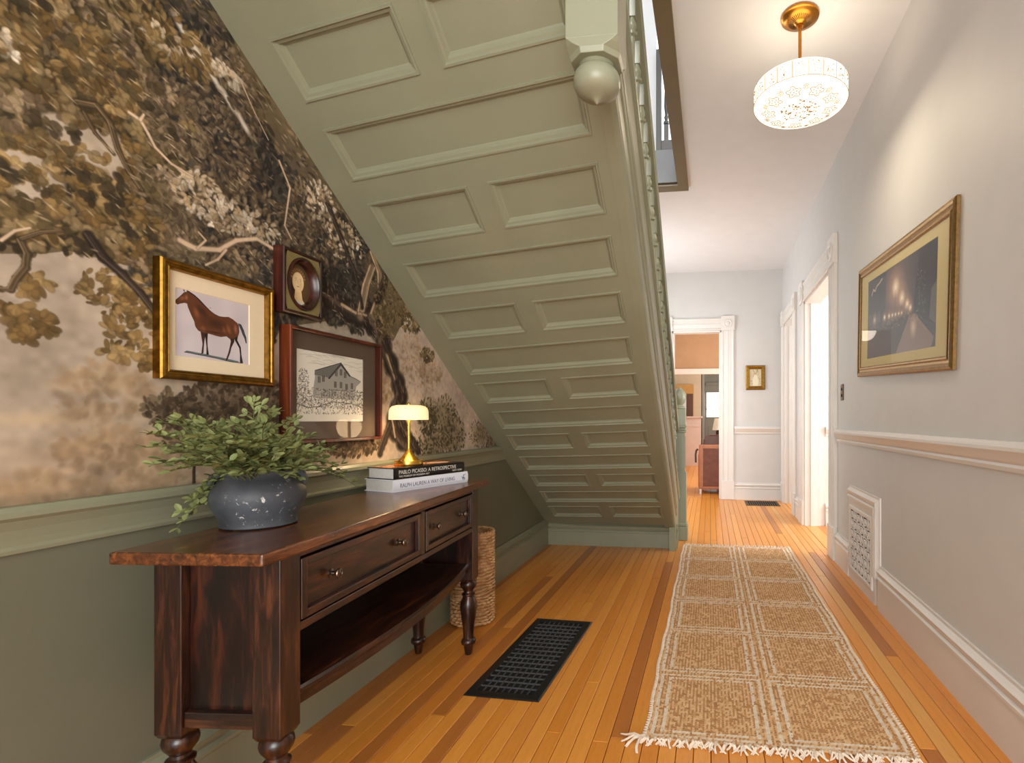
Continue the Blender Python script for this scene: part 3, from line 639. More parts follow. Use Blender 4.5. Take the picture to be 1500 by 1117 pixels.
# ------------------------------------------------------------------ doorways
def casing_prof(w):   # across the face: (position, depth)
    return [(0, 0), (0, .022), (.012, .028), (.024, .022), (.03, .016), (w * .5 - .012, .018), (w * .5, .024), (w * .5 + .012, .018), (w - .03, .016), (w - .024, .022), (w - .012, .028), (w, .022), (w, 0)]
def rosette(g, c, r, ax, sgn):
    prof = [(r, 0), (r, .006), (r * .82, .012), (r * .66, .004), (r * .5, .004), (r * .36, .013), (.001, .016)]
    o = G().lathe([(a, sgn * b) for a, b in prof], 20, axis=ax)
    g.add([(p[0] + c[0], p[1] + c[1], p[2] + c[2]) for p in o.v], o.f)
def doorway(name, ax, plane, sgn, a0, a1, top, w, depth, label):
    """ax: wall runs along this axis; plane: coordinate of the wall face; sgn: side the casing projects to"""
    e = bpy.data.objects.new(name, None); COL.objects.link(e); struct(e, label)
    def P(a, d, z): return (plane + sgn * d, a, z) if ax == 'y' else (a, plane + sgn * d, z)
    for lo in (a0 - w, a1):
        g = G(); pr = casing_prof(w)
        g.prism([P(lo + s, d, .26) for s, d in pr], (0, 0, .26), (0, 0, top)); g.build('casing', M['trim'], e)
        h = G()
        x = [P(lo - .006, 0, 0), P(lo + w + .006, .036, .26)]
        h.box(min(x[0][0], x[1][0]), max(x[0][0], x[1][0]), min(x[0][1], x[1][1]), max(x[0][1], x[1][1]), 0, .26); h.build('plinth_block', M['trim'], e, bevel=.006)
        k = G(); x = [P(lo - .008, 0, 0), P(lo + w + .008, .034, 0)]
        k.box(min(x[0][0], x[1][0]), max(x[0][0], x[1][0]), min(x[0][1], x[1][1]), max(x[0][1], x[1][1]), top, top + w + .03)
        rosette(k, P(lo + w / 2, .034, top + w / 2 + .01), w * .36, 'x' if ax == 'y' else 'y', sgn); k.build('corner_block', M['trim'], e)
    g = G(); pr = casing_prof(w)
    d0 = P(a0, 0, 0); d1 = P(a1, 0, 0)
    g.prism([P(a0 + .008, d, top + .004 + s) for s, d in pr], d0, tuple(d1[i] - (.016 if (i == (1 if ax == 'y' else 0)) else 0) for i in range(3))); g.build('head_casing', M['trim'], e)
    # lining of the opening
    g = G()
    for lo, hi in ((a0 - .002, a0 + .02), (a1 - .02, a1 + .002)):
        x = [P(lo, .004, 0), P(hi, -depth, top)]
        g.box(min(x[0][0], x[1][0]), max(x[0][0], x[1][0]), min(x[0][1], x[1][1]), max(x[0][1], x[1][1]), 0, top)
    x = [P(a0, .004, 0), P(a1, -depth, 0)]
    g.box(min(x[0][0], x[1][0]), max(x[0][0], x[1][0]), min(x[0][1], x[1][1]), max(x[0][1], x[1][1]), top - .02, top + .002)
    g.build('jamb', M['trim'], e)
    g = G()
    for lo, hi in ((a0 + .02, a0 + .034), (a1 - .034, a1 - .02)):
        x = [P(lo, -depth * .35, 0), P(hi, -depth * .62, 0)]
        g.box(min(x[0][0], x[1][0]), max(x[0][0], x[1][0]), min(x[0][1], x[1][1]), max(x[0][1], x[1][1]), 0, top - .02)
    g.build('door_stop', M['trim'], e)
    return e
doorway('door_1', 'y', XR, -1, 4.46, 5.67, 2.33, .2, .15, 'wide white doorway to the bright side room')
doorway('door_2', 'y', XR, -1, 6.35, 7.17, 2.36, .17, .15, 'farther white doorway near the end wall')
doorway('door_3', 'x', 7.4, -1, -.53, .16, 2.345, .168, .15, 'white doorway at the end of the hall')
# ------------------------------------------------------------------ staircase with panelled soffit
ST = thing('staircase', 'sage green panelled staircase rising over the hall with turned balusters', 'staircase', (XL, 4.5, 0))
P0 = Vector((-1.44, 4.511, .192))
DV = Vector((.98942, -.13957, .0397)); EV = Vector((0, -1, .671)).normalized()
NV = DV.cross(EV).normalized()
def S(s, t, h=0.0): return P0 + DV * s + EV * t + NV * h
def slab(s0, s1, t0, t1, h0, h1):
    return G().hexa([S(s0, t0, h0), S(s1, t0, h0), S(s1, t1, h0), S(s0, t1, h0), S(s0, t0, h1), S(s1, t0, h1), S(s1, t1, h1), S(s0, t1, h1)])
SE = 1.146           # free edge of the soffit
TOPT = 5.3
slab(0.0, .115, -.02, TOPT, -.022, 0).build('stile', M['green'], ST)
slab(1.071, SE, -.08, TOPT, -.022, 0).build('stile', M['green'], ST)
rowb = [.142, .430, .711, .974, 1.256, 1.518, 1.798, 2.068, 2.360, 2.641, 2.937, 3.228, 3.506, 3.790, 4.074]
rowt = [.349, .620, .890, 1.162, 1.442, 1.711, 1.995, 2.270, 2.554, 2.840, 3.134, 3.418, 3.690, 3.980, 4.264]
MP = [(0, .0), (.001, .005), (.008, .005), (.012, -.002), (.020, -.004), (.026, -.012), (.033, -.017)]
def soffit_panel(s0, s1, t0, t1):
    p = slab(s0 - .002, s1 + .002, t0 - .002, t1 + .002, -.024, -.016).build('panel', M['green'], ST)
    rings = [[S(s0 + w, t0 + w, h), S(s1 - w, t0 + w, h), S(s1 - w, t1 - w, h), S(s0 + w, t1 - w, h)] for w, h in MP]
    G().loft(rings, True, False).build('panel_moulding', M['green'], p, rel=True)
prev = -.02
for k in range(len(rowb)):
    slab(.115, 1.071, prev, rowb[k], -.022, 0).build('rail', M['green'], ST)
    if k % 2 == 0:
        slab(.561, .644, rowb[k], rowt[k], -.022, 0).build('mullion', M['green'], ST)
        soffit_panel(.115, .561, rowb[k], rowt[k]); soffit_panel(.644, 1.071, rowb[k], rowt[k])
    else:
        soffit_panel(.115, 1.071, rowb[k], rowt[k])
    prev = rowt[k]
slab(.115, 1.071, prev, TOPT, -.022, 0).build('rail', M['green'], ST)
# board closing the foot of the soffit
g = G(); g.prism([(XL + .001, 4.503 + d * -1 + .022, z) for d, z in base_prof(.205)], (XL, 0, 0), (-.276, 0, 0)); g.build('plinth_board', M['green'], ST)
G().box(XL + .001, -.29, 4.52, 4.60, .0, .30).build('plinth_backing', M['green'], ST)
# outer string with its mouldings, swept along the slope
EDGE = S(SE, 0)
def ze(y): return EDGE.z + .671 * (EDGE.y - y)
def sweep(name, prof, y0, y1, mat=M['green']):
    a = [Vector((x, y0, ze(y0) + h)) for x, h in prof]; b = [Vector((x, y1, ze(y1) + h)) for x, h in prof]
    return G().loft([a, b]).build(name, mat, ST)
YB, YT = 4.42, 0.02
sweep('stringer', [(-.34, .0), (-.308, .0), (-.299, .004), (-.290, .012), (-.285, .028), (-.284, .045), (-.284, .10), (-.278, .106), (-.274, .118), (-.278, .131), (-.284, .137), (-.284, .160), (-.277, .167), (-.273, .180), (-.277, .193), (-.284, .199), (-.284, .43), (-.34, .43)], YB, YT)
sweep('stringer_cap', [(-.345, .43), (-.284, .43), (-.278, .434), (-.270, .444), (-.268, .458), (-.270, .472), (-.278, .480), (-.278, .5), (-.345, .5)], 4.80, YT)
# foot of the string, down to the floor beside the newel
G().prism([(-.34, 4.41, .0), (-.34, 4.83, .0), (-.34, 4.83, ze(4.83) + .43), (-.34, 4.41, ze(4.41) + .43)], (-.34, 0, 0), (-.286, 0, 0)).build('stringer_foot', M['green'], ST)
# balusters
bg = G(); bg.box(-.014, .014, -.014, .014, -.03, .07)
bg.lathe([(.009, .07), (.018, .076), (.021, .085), (.016, .094), (.010, .104), (.021, .122), (.027, .145), (.022, .175), (.012, .23), (.0105, .33), (.012, .40), (.020, .408), (.020, .420), (.012, .427), (.017, .44), (.017, .455), (.011, .47), (.011, .48)], 10)
bg.box(-.014, .014, -.014, .014, .48, .63)
b0 = None; y = 4.66
while y > 1.42:
    loc = Vector((-.312, y, ze(y) + .5)) - abs_loc(ST)
    if b0 is None:
        b0 = bg.build('baluster', M['green'], ST, smooth=True, rel=False); b0.location = loc
    else: dup(b0, ST, loc)
    y -= .142
sweep('handrail', [(-.345, 1.065), (-.345, 1.085), (-.352, 1.10), (-.348, 1.125), (-.335, 1.142), (-.312, 1.148), (-.292, 1.142), (-.280, 1.125), (-.277, 1.10), (-.284, 1.085), (-.284, 1.065)], 4.81, 1.33)
# newel post at the foot
nw = G().box(-.345, -.215, 4.815, 4.945, .0, .62).build('newel_post', M['green'], ST, bevel=.004)
g = G()
def sq(c, hw, z0, z1): return (c[0] - hw, c[0] + hw, c[1] - hw, c[1] + hw, z0, z1)
NC = (-.28, 4.88)
g.box(*sq(NC, .078, 0, .125)); g.build('newel_base', M['green'], nw, bevel=.006)
G().box(*sq(NC, .072, .125, .16)).build('newel_base_moulding', M['green'], nw, bevel=.01)
g = G(); g.box(*sq(NC, .052, .62, 1.0))
for s in (-1, 1):
    for o in (-.022, .0, .022):
        g.box(NC[0] + o - .006, NC[0] + o + .006, NC[1] + s * .052 - .004, NC[1] + s * .052 + .004, .66, .95)
        g.box(NC[0] + s * .052 - .004, NC[0] + s * .052 + .004, NC[1] + o - .006, NC[1] + o + .006, .66, .95)
g.build('newel_fluted_shaft', M['green'], nw)
g = G(); g.box(*sq(NC, .064, .985, 1.005)); g.box(*sq(NC, .058, 1.005, 1.03)); g.box(*sq(NC, .066, 1.03, 1.05)); g.build('newel_collar', M['green'], nw, bevel=.005)
G().box(*sq(NC, .058, 1.05, 1.20)).build('newel_block', M['green'], nw, bevel=.004)
g = G().lathe([(.055, 1.20), (.060, 1.21), (.055, 1.222), (.036, 1.23), (.032, 1.24), (.046, 1.26), (.060, 1.29), (.062, 1.32), (.052, 1.355), (.034, 1.38), (.018, 1.39), (.016, 1.40), (.001, 1.41)], 20, (NC[0], NC[1], 0)); g.build('newel_cap', M['green'], nw, smooth=True)
# newel of the landing, hanging below the soffit
DC = (-.2745, 1.263); hw = .0625
g = G()
q = lambda h, z: [(DC[0] - h, DC[1] - h, z), (DC[0] + h, DC[1] - h, z), (DC[0] + h, DC[1] + h, z), (DC[0] - h, DC[1] + h, z)]
g.loft([q(hw, 3.13), q(hw, 1.995)]); 
c8 = lambda h, k, z: [(DC[0] - h + k, DC[1] - h, z), (DC[0] + h - k, DC[1] - h, z), (DC[0] + h, DC[1] - h + k, z), (DC[0] + h, DC[1] + h - k, z), (DC[0] + h - k, DC[1] + h, z), (DC[0] - h + k, DC[1] + h, z), (DC[0] - h, DC[1] + h - k, z), (DC[0] - h, DC[1] - h + k, z)]
g.loft([c8(hw, .001, 1.996), c8(hw, .016, 1.984), c8(hw, .034, 1.974), c8(hw * .92, .03, 1.962)])
dn = g.build('drop_newel', M['green'], ST, bevel=.003)
G().lathe([(.044, 1.962), (.038, 1.957), (.046, 1.951), (.054, 1.942), (.0575, 1.928), (.057, 1.916), (.052, 1.904), (.042, 1.895), (.028, 1.889), (.016, 1.885), (.009, 1.881), (.0005, 1.873)], 28, (DC[0], DC[1], 0)).build('drop_finial', M['green'], dn, smooth=True)
# steps
for i in range(1, 16):
    y0 = 4.99 - .283 * (i - 1); z = .19 * i
    if z > 2.9: break
    G().box(XL + .001, -.342, y0 - .31, y0 + .02, z - .03, z).build('tread', M['green'], ST, bevel=.004)
    G().box(XL + .001, -.342, y0 - .02, y0, z - .19, z - .03).build('riser', M['green'], ST)

# rim of the stair opening in the ceiling
struct(boxes('trim_6', M['olive_trim'], (-.278, -.188, -.0, 4.695, ZC - .03, ZC + .002), (XL, -.278, 4.575, 4.695, ZC - .03, ZC + .002)), 'olive board around the stair opening in the ceiling')
struct(boxes('trim_7', M['olive_trim'], (-.282, -.2785, -.0, 4.57, ZC - .01, ZC + .30)))
struct(boxes('trim_8', M['grey_paint'], (XL, -.283, 4.55, 4.574, ZC - .01, ZC + .275)), 'grey edge of the upstairs floor above the opening')
LB = thing('landing_balustrade', 'dark grey balustrade upstairs seen through the stair opening', 'railing', (-.45, 4.63, 3.445))
G().box(-.47, -.425, 4.60, 4.655, 3.445, 4.36).build('post', M['dark_grey'], LB, bevel=.004)
G().box(-.425, .9, 4.61, 4.65, 3.48, 3.56).build('lower_rail', M['dark_grey'], LB)
G().box(-.425, .9, 4.60, 4.66, 4.26, 4.33).build('upper_rail', M['dark_grey'], LB, bevel=.01)
g = G(); g.box(-.02, .02, -.02, .02, 0, .14); g.lathe([(.014, .14), (.024, .15), (.024, .17), (.012, .18), (.02, .21), (.012, .23), (.02, .30), (.018, .40), (.013, .52), (.022, .53), (.022, .55), (.012, .56)], 10); g.box(-.02, .02, -.02, .02, .56, .70)
b0 = None
for i in range(9):
    loc = Vector((-.382 + i * .14, 4.63, 3.56)) - abs_loc(LB)
    if b0 is None: b0 = g.build('baluster', M['dark_grey'], LB, smooth=True, rel=False); b0.location = loc
    else: dup(b0, LB, loc)
# ------------------------------------------------------------------ console table (local: x depth towards the wall, y length, z up)
RC = 0.0821
CT = thing('console_table', 'dark espresso console table with four drawers fronts and turned legs', 'table', (-.957, 1.02, 0), (0, 0, RC))
CT['label'] = 'dark espresso wood console table with turned legs along the green wall'
CL, CD = 1.455, .352
def cb(name, mat, x0, x1, y0, y1, z0, z1, parent=None, bev=.003):
    return G().box(x0, x1, y0, y1, z0, z1).build(name, mat, parent or CT, rel=False, bevel=bev)
# local x goes from 0 (front edge of the top) to -CD (wall side)
g = G()
fr = [(.003 * math.sin(PI * t) + 0.0, CL * t) for t in [i / 16 for i in range(17)]]
poly = [(x, y, .782) for x, y in fr] + [(-CD, CL, .782), (-CD, 0, .782)]
g.prism(poly, (0, 0, .782), (0, 0, .81)); g.build('table_top', M['esp_top'], CT, rel=False, bevel=.005)
PW = .068
YN, YF = .085, CL - .085 - PW      # near and far posts
XF, XB = -.026, -CD + .018         # outer faces front, back
legprof = [(.013, 0), (.0155, .004), (.020, .035), (.022, .046), (.031, .052), (.034, .062), (.031, .072), (.024, .078), (.023, .09), (.026, .13), (.033, .18), (.0385, .225), (.036, .25), (.027, .268), (.024, .276), (.030, .281), (.030, .287), (.022, .293), (.021, .300), (.027, .308), (.035, .320), (.0375, .332), (.035, .343), (.028, .350)]
for y0 in (YN, YF):
    for x0 in (XF - PW, XB):
        g = G(); h = PW / 2; c = (x0 + h, y0 + h)
        r4 = lambda k, z: [(c[0] - k, c[1] - k, z), (c[0] + k, c[1] - k, z), (c[0] + k, c[1] + k, z), (c[0] - k, c[1] + k, z)]
        g.loft([r4(h * .82, .347), r4(h, .359), r4(h, .782)])
        lg = g.build('leg', M['esp_z'], CT, rel=False, bevel=.002)
        G().lathe(legprof, 24, (c[0], c[1], 0)).build('turned_foot', M['esp_z'], lg, rel=False, smooth=True)
for y0, s in ((YN, 1), (YF, -1)):
    ya = y0 + .022 if s > 0 else y0 + PW - .034
    cb('end_panel', M['esp_panel'], XB + PW, XF - PW, ya, ya + .012, .405, .782)
    yb = y0 + .006 if s > 0 else y0 + PW - .022
    cb('end_rail', M['esp_x'], XB + PW, XF - PW, yb, yb + .018, .374, .412)
cb('back_panel', M['esp_y'], XB + .01, XB + .022, YN + PW, YF, .40, .782)
ya, yb = YN + PW, YF
ym = ya + (yb - ya) * .572
cb('front_rail', M['esp_y'], XF - .022, XF - .002, ya, yb, .764, .782)
cb('front_rail', M['esp_y'], XF - .022, XF - .002, ya, yb, .582, .604)
cb('drawer_divider', M['esp_z'], XF - .022, XF - .002, ym - .014, ym + .014, .604, .764)
cb('case_bottom', M['esp_y'], XB + .02, XF - .022, ya, yb, .584, .596)
def drawer(y0, y1):
    z0, z1 = .607, .761
    d = cb('drawer', M['esp_y'], XF - .24, XF - .016, y0 + .006, y1 - .006, z0 + .004, z1 - .004)
    fw = .026
    def piece(a, b, c, e, ax):
        G().box(XF - .016, XF + .001, a, b, c, e).build('drawer_moulding', M['esp_' + ax], d, rel=False, bevel=.002)
    piece(y0 + .004, y0 + fw, z0 + .002, z1 - .002, 'z'); piece(y1 - fw, y1 - .004, z0 + .002, z1 - .002, 'z')
    piece(y0 + fw, y1 - fw, z0 + .002, z0 + fw - .004, 'y'); piece(y0 + fw, y1 - fw, z1 - fw + .004, z1 - .002, 'y')
    for q in (.22, .78):
        yk = y0 + (y1 - y0) * q
        G().lathe([(.0125, 0), (.0125, .003), (.006, .005), (.005, .012), (.008, .016), (.0125, .019), (.014, .023), (.0125, .026), (.009, .0265), (.0085, .0255), (.004, .0265), (.001, .028)], 18, (0, 0, 0), axis='x').build('knob', M['knob'], d, rel=False, smooth=True, loc=(XF - .016, yk, (z0 + z1) / 2))
drawer(ya, ym - .014); drawer(ym + .014, yb)
# lower shelf with bowed front
def bow(t): return .052 * math.sin(PI * t) ** .9
tt = [i / 20 for i in range(21)]
def shelf_ring(off, z): return [(XF - .028 + off + bow(t), ya + (yb - ya) * t, z) for t in tt] + [(XB + .02, yb, z), (XB + .02, ya, z)]
g = G(); g.loft([shelf_ring(0, .412), shelf_ring(.006, .418), shelf_ring(.006, .428), shelf_ring(0, .434)]); g.build('shelf', M['esp_y'], CT, rel=False)
g = G(); a = [(XF - .034 + bow(t), ya + (yb - ya) * t) for t in tt]
g.loft([[(x, y, .385) for x, y in a] + [(x - .02, y, .385) for x, y in a[::-1]], [(x, y, .412) for x, y in a] + [(x - .02, y, .412) for x, y in a[::-1]]]); g.build('shelf_apron', M['esp_y'], CT, rel=False)

# ------------------------------------------------------------------ vase with branches
VC = (-1.240, 1.31, .8105)
t = NT('chipped_slate_glaze'); v = t.coord()
n1 = t.noise(v, 14, 5); col = t.ramp(n1, [(0.3, srgb(48, 50, 55)), (0.7, srgb(74, 77, 83))])
sp = t.noise(v, 46, 6, 0.75, 0.4); zone_ = t.noise(v, 9, 2)
msk = t.mix(t.ramp(sp, [(0.60, (0, 0, 0, 1)), (0.63, (1, 1, 1, 1))]), t.ramp(zone_, [(0.50, (0, 0, 0, 1)), (0.56, (1, 1, 1, 1))]), 1.0, 'MULTIPLY')
t.base(t.mix(col, srgb(196, 194, 190), msk)); t.set(Roughness=0.55); t.bump(t.noise(v, 60, 5), .25, .002)
M['vase'] = t.m
VS = thing('clay_pot', 'wide slate grey pot with chipped white flecks on the console table', 'pot', VC)
G().lathe([(.0, .0), (.084, .0), (.090, .004), (.088, .012), (.094, .030), (.106, .055), (.112, .078), (.110, .096), (.100, .114), (.088, .126), (.079, .133), (.076, .140), (.080, .147), (.080, .151), (.074, .152), (.070, .145), (.070, .136), (.080, .12), (.100, .08), (.08, .02), (.0, .015)], 40, VC, cap=False).build('pot_body', M['vase'], VS, smooth=True)
for ang in (-2.45, .69):
    ca, sa = math.cos(ang), math.sin(ang)
    pts = [(VC[0] + ca * r + sa * 0, VC[1] + sa * r, VC[2] + z) for r, z in ((.078, .140), (.090, .143), (.101, .136), (.105, .122), (.103, .106))]
    G().tube(pts, [.008, .0095, .0095, .0095, .008], 8).build('lug_handle', M['vase'], VS, smooth=True)

def leaf_mat(name, a, b, c):
    t = NT(name); oi = t.n('ShaderNodeObjectInfo'); v = t.coord()
    t.base(t.mix(t.ramp(oi.outputs['Random'], [(0, a), (.5, b), (1, c)]), t.ramp(t.noise(v, 30, 3), [(.3, a), (.7, c)]), .35))
    t.set(Roughness=.5); t.b.inputs['Subsurface Weight'].default_value = 0.0
    t.b.inputs['Specular IOR Level'].default_value = .35
    return t.m
M['leaf'] = leaf_mat('leaf_green', srgb(86, 98, 50), srgb(114, 124, 70), srgb(150, 156, 104))
M['stem'] = paint('stem_brown_green', srgb(92, 92, 52), .6)
FA = thing('green_branches', 'bunch of artificial green leafy branches spilling out of the grey pot', 'plant', (VC[0], VC[1], VC[2] + .14))
ends = [(-1.3, 1.06, 1.037), (-1.28, 1.059, 1.068), (-1.3, 1.104, 1.095), (-1.25, 1.096, 1.105), (-1.25, 1.039, .999), (-1.2, 1.034, .985), (-1.1, 1.006, 1.063), (-1.2, 1.114, 1.092), (-1.1, 1.07, 1.061), (-1.05, 1.047, 1.047), (-1.25, 1.303, 1.151), (-1.3, 1.422, 1.131), (-1.2, 1.279, 1.091), (-1.1, 1.235, 1.056), (-1.3, 1.5, 1.106), (-1.3, 1.571, 1.044), (-1.1, 1.305, 1.016), (-1.15, 1.417, .999), (-1.3, 1.665, .994), (-1.25, 1.727, .864), (-1.26, 1.667, .923), (-1.36, 1.189, .822), (-1.355, 1.215, .868), (-1.34, 1.244, .881), (-1.09, 1.045, .997), (-1.1, 1.12, .999), (-1.09, 1.175, .977), (-1.12, 1.27, .953), (-1.13, 1.33, .961), (-1.13, 1.02, 1.005), (-1.17, 1.035, 1.032), (-1.22, 1.226, 1.091), (-1.1, 1.21, 1.008), (-1.09, 1.12, 1.039), (-1.1, 1.042, 1.037), (-1.2, 1.2, 1.05), (-1.25, 1.35, 1.07), (-1.15, 1.25, 1.03), (-1.2, 1.4, 1.04), (-1.3, 1.25, 1.08), (-1.22, 1.15, 1.02), (-1.27, 1.45, 1.03), (-1.33, 1.38, 1.06), (-1.33, 1.18, 1.06), (-1.28, 1.70, .895), (-1.3, 1.62, .96), (-1.2, 1.36, .945), (-1.17, 1.38, .93), (-1.15, 1.15, .965), (-1.24, 1.10, .985), (-1.3, 1.12, 1.02), (-1.15, 1.3, 1.0), (-1.35, 1.2, .84)]
rl = random.Random(21)
def leaf_geo(g, base, d, nrm, L, W):
    d = Vector(d).normalized(); n = Vector(nrm); n = (n - d * n.dot(d)).normalized(); s = d.cross(n)
    b = Vector(base)
    P = lambda a, w, u: b + d * (L * a) + s * (W * w) + n * (L * u)
    vs = [P(0, 0, 0), P(.22, .34, .03), P(.5, .5, .05), P(.8, .36, .02), P(1, 0, -.05), P(.8, -.36, .02), P(.5, -.5, .05), P(.22, -.34, .03), P(.5, 0, -.01)]
    th = n * -.0006
    g.add(vs, [(0, 1, 8), (1, 2, 8), (2, 3, 8), (3, 4, 8), (4, 5, 8), (5, 6, 8), (6, 7, 8), (7, 0, 8)])
leaves = []   # (base, dir, normal, length)
for e in ends:
    e = Vector(e)
    a0 = rl.random() * 6.28
    st = Vector((VC[0] + .045 * math.cos(a0), VC[1] + .045 * math.sin(a0), VC[2] + .10))
    out = (e - st)
    mid = st + out * .45 + Vector((0, 0, .05 + .10 * out.xy.length)) if e.z > .93 else st + Vector((out.x * .55, out.y * .5, .09 + max(0, e.z - .9)))
    pts = []
    N = 14
    for i in range(N + 1):
        u = i / N; p = st * (1 - u) ** 2 + mid * 2 * u * (1 - u) + e * u * u
        p.x = max(p.x, -1.40); pts.append(p)
    G().tube(pts, [.0024 - .0016 * i / N for i in range(N + 1)], 5).build('stem', M['stem'], FA)
    step = .016
    # twigs with paired leaflets
    for i in range(4, N + 1):
        d = (pts[i] - pts[i - 1]).normalized()
        side = d.cross(Vector((0, 0, 1)))
        if side.length < .1: side = Vector((1, 0, 0))
        side.normalize()
        for s in (-1, 1):
            ta = rl.random() * 6.28
            tw = (side * s * (.7 + .3 * rl.random()) + d * (.55 + .4 * rl.random()) + Vector((rl.uniform(-.35, .35), rl.uniform(-.35, .35), rl.uniform(-.15, .6)))).normalized()
            L = .017 + .011 * rl.random()
            leaves.append((pts[i], tw, Vector((rl.uniform(-.5, .6), rl.uniform(-.7, .2), .8)), L))
            if i % 2 == 0 and i < N:
                q = pts[i] + tw * .022
                for s2 in (-1, 1, 0):
                    t2 = (tw * .7 + d * s2 * .7 + Vector((rl.uniform(-.3, .3), rl.uniform(-.3, .3), rl.uniform(-.2, .4)))).normalized()
                    leaves.append((q, t2, Vector((rl.uniform(-.4, .6), rl.uniform(-.7, .2), .8)), .018 + .009 * rl.random()))
    leaves.append((pts[-1], out, Vector((0, -.5, 1)), .02))
camp = Vector((0, 0, 1.1))
def clampx(L):
    b, d, n, l = L
    if b.x + d.normalized().x * l < -1.425: d = Vector((abs(d.x), d.y, d.z))
    return (b, d, n, l)
leaves = [clampx(L) for L in leaves]
order = sorted(range(len(leaves)), key=lambda i: (leaves[i][0] - camp).length - leaves[i][3] * 12)
gl_ = G()
base_leaf = G(); leaf_geo(base_leaf, (0, 0, 0), (0, 1, 0), (0, 0, 1), 1.0, .56)
leaf_me = base_leaf.mesh('leaf', M['leaf'], True)
fo = abs_loc(FA)
for k, i in enumerate(order):
    b, d, n, L = leaves[i]
    if k < 295:
        d = d.normalized(); n = (n - d * n.dot(d)).normalized(); s = d.cross(n)
        o = bpy.data.objects.new('leaf', leaf_me); COL.objects.link(o); o.parent = FA
        o.matrix_local = Matrix(((s.x * L, d.x * L, n.x * L, b.x - fo.x), (s.y * L, d.y * L, n.y * L, b.y - fo.y), (s.z * L, d.z * L, n.z * L, b.z - fo.z), (0, 0, 0, 1)))
    else: leaf_geo(gl_, b, d, n, L, L * .56)
o = gl_.build('small_leaves', M['leaf'], FA); o['kind'] = 'stuff'

# ------------------------------------------------------------------ two books and the lamp on them
M['cover_black'] = paint('black_dust_jacket', srgb(28, 24, 22), .3, .05, .02)
M['cover_white'] = paint('white_dust_jacket', srgb(232, 234, 244), .3, .01, .02)
M['pages'] = paint('page_edges', srgb(214, 212, 208), .8, .05, .25, 80)
M['ink_white'] = paint('pale_print', srgb(226, 220, 208), .6)
M['ink_blue'] = paint('grey_blue_print', srgb(96, 104, 128), .6)
M['ink_rose'] = paint('rose_print', srgb(206, 150, 116), .6)
def lettering(body, size, mat, parent, loc, rot, sx=1.0, name='spine_lettering'):
    cu = bpy.data.curves.new(name, 'FONT'); cu.body = body; cu.size = size; cu.extrude = .0002; cu.space_character = 1.0
    tmp = bpy.data.objects.new(name, cu); COL.objects.link(tmp)
    bpy.context.view_layer.update()
    me = bpy.data.meshes.new_from_object(tmp.evaluated_get(bpy.context.evaluated_depsgraph_get()))
    bpy.data.objects.remove(tmp); bpy.data.curves.remove(cu)
    me.materials.clear(); me.materials.append(mat)
    # little serifs at the feet of the letters are drawn by a thin underline of each stroke end
    o = bpy.data.objects.new(name, me); COL.objects.link(o); o.parent = parent; o.location = loc; o.rotation_euler = rot; o.scale = (sx, 1, 1)
    o['kind'] = 'stuff'
    return o
def book(name, label, loc, rz, L, W, T, cover):
    """local: x along the spine, y from the spine to the fore edge, z up"""
    e = thing(name, label, 'book', loc, (0, 0, rz), 'books under the lamp')
    g = G(); g.box(0, L, 0, W, 0, .003).box(0, L, 0, W, T - .003, T)
    ring = lambda x: [(x, .0, .003), (x, -.003, T * .25), (x, -.0036, T * .5), (x, -.003, T * .75), (x, .0, T - .003), (x, .003, T - .003), (x, .003, .003)]
    g.loft([ring(0), ring(L)]); g.build('cover', cover, e, rel=False)
    G().box(.004, L - .004, .003, W - .006, .003, T - .003).build('pages', M['pages'], e, rel=False)
    return e
BA = Vector((-1.250, 1.946, .8105)); BB = Vector((-1.128, 2.340, .8105))
rz = math.atan2((BB - BA).y, (BB - BA).x); LB_ = (BB - BA).length
b1 = book('book', 'white book with grey title at the bottom of the stack', BA, rz, LB_, .165, .050, M['cover_white'])
lettering('RALPH LAUREN A WAY OF LIVING', .0235, M['ink_blue'], b1, (.03, -.0038, .017), (PI / 2, 0, 0), (LB_ - .085) / .40)
# small rider on a horse at the end of the spine
g = G()
def blob(cx, cz, rx, rzz, ang=0.0):
    pts = [(cx + rx * math.cos(a) * math.cos(ang) - rzz * math.sin(a) * math.sin(ang), -.0038, cz + rx * math.cos(a) * math.sin(ang) + rzz * math.sin(a) * math.cos(ang)) for a in [2 * PI * k / 10 for k in range(10)]]
    g.prism(pts, (0, -.0038, 0), (0, -.0044, 0))
x = LB_ - .030
blob(x, .022, .0085, .003); blob(x - .009, .027, .004, .0016, 2.4); blob(x - .005, .0155, .0045, .001, 1.9); blob(x + .003, .0155, .0045, .001, 1.2); blob(x + .008, .0165, .004, .001, .9); blob(x, .030, .002, .0055); blob(x, .0375, .002, .002); blob(x + .008, .037, .009, .0007, .6)
o = g.build('horse_rider_emblem', M['ink_blue'], b1, rel=False); o['kind'] = 'stuff'
u = (BB - BA).normalized(); w_ = Vector((-u.y, u.x, 0))
BA2 = BA + u * .006 + w_ * .003 + Vector((0, 0, .0505))
b2 = book('book', 'black art book with pale title lying under the brass lamp', BA2, rz - .01, LB_ - .03, .155, .046, M['cover_black'])
lettering('PABLO PICASSO: A RETROSPECTIVE', .0225, M['ink_white'], b2, (.02, -.0038, .0205), (PI / 2, 0, 0), (LB_ - .062) / .405)
lettering('THE MUSEUM OF MODERN ART', .011, M['ink_white'], b2, (.02, -.0038, .0075), (PI / 2, 0, 0), 1.0)
lettering('NEW YORK', .011, M['ink_white'], b2, (LB_ - .105, -.0038, .0085), (PI / 2, 0, 0), 1.0)
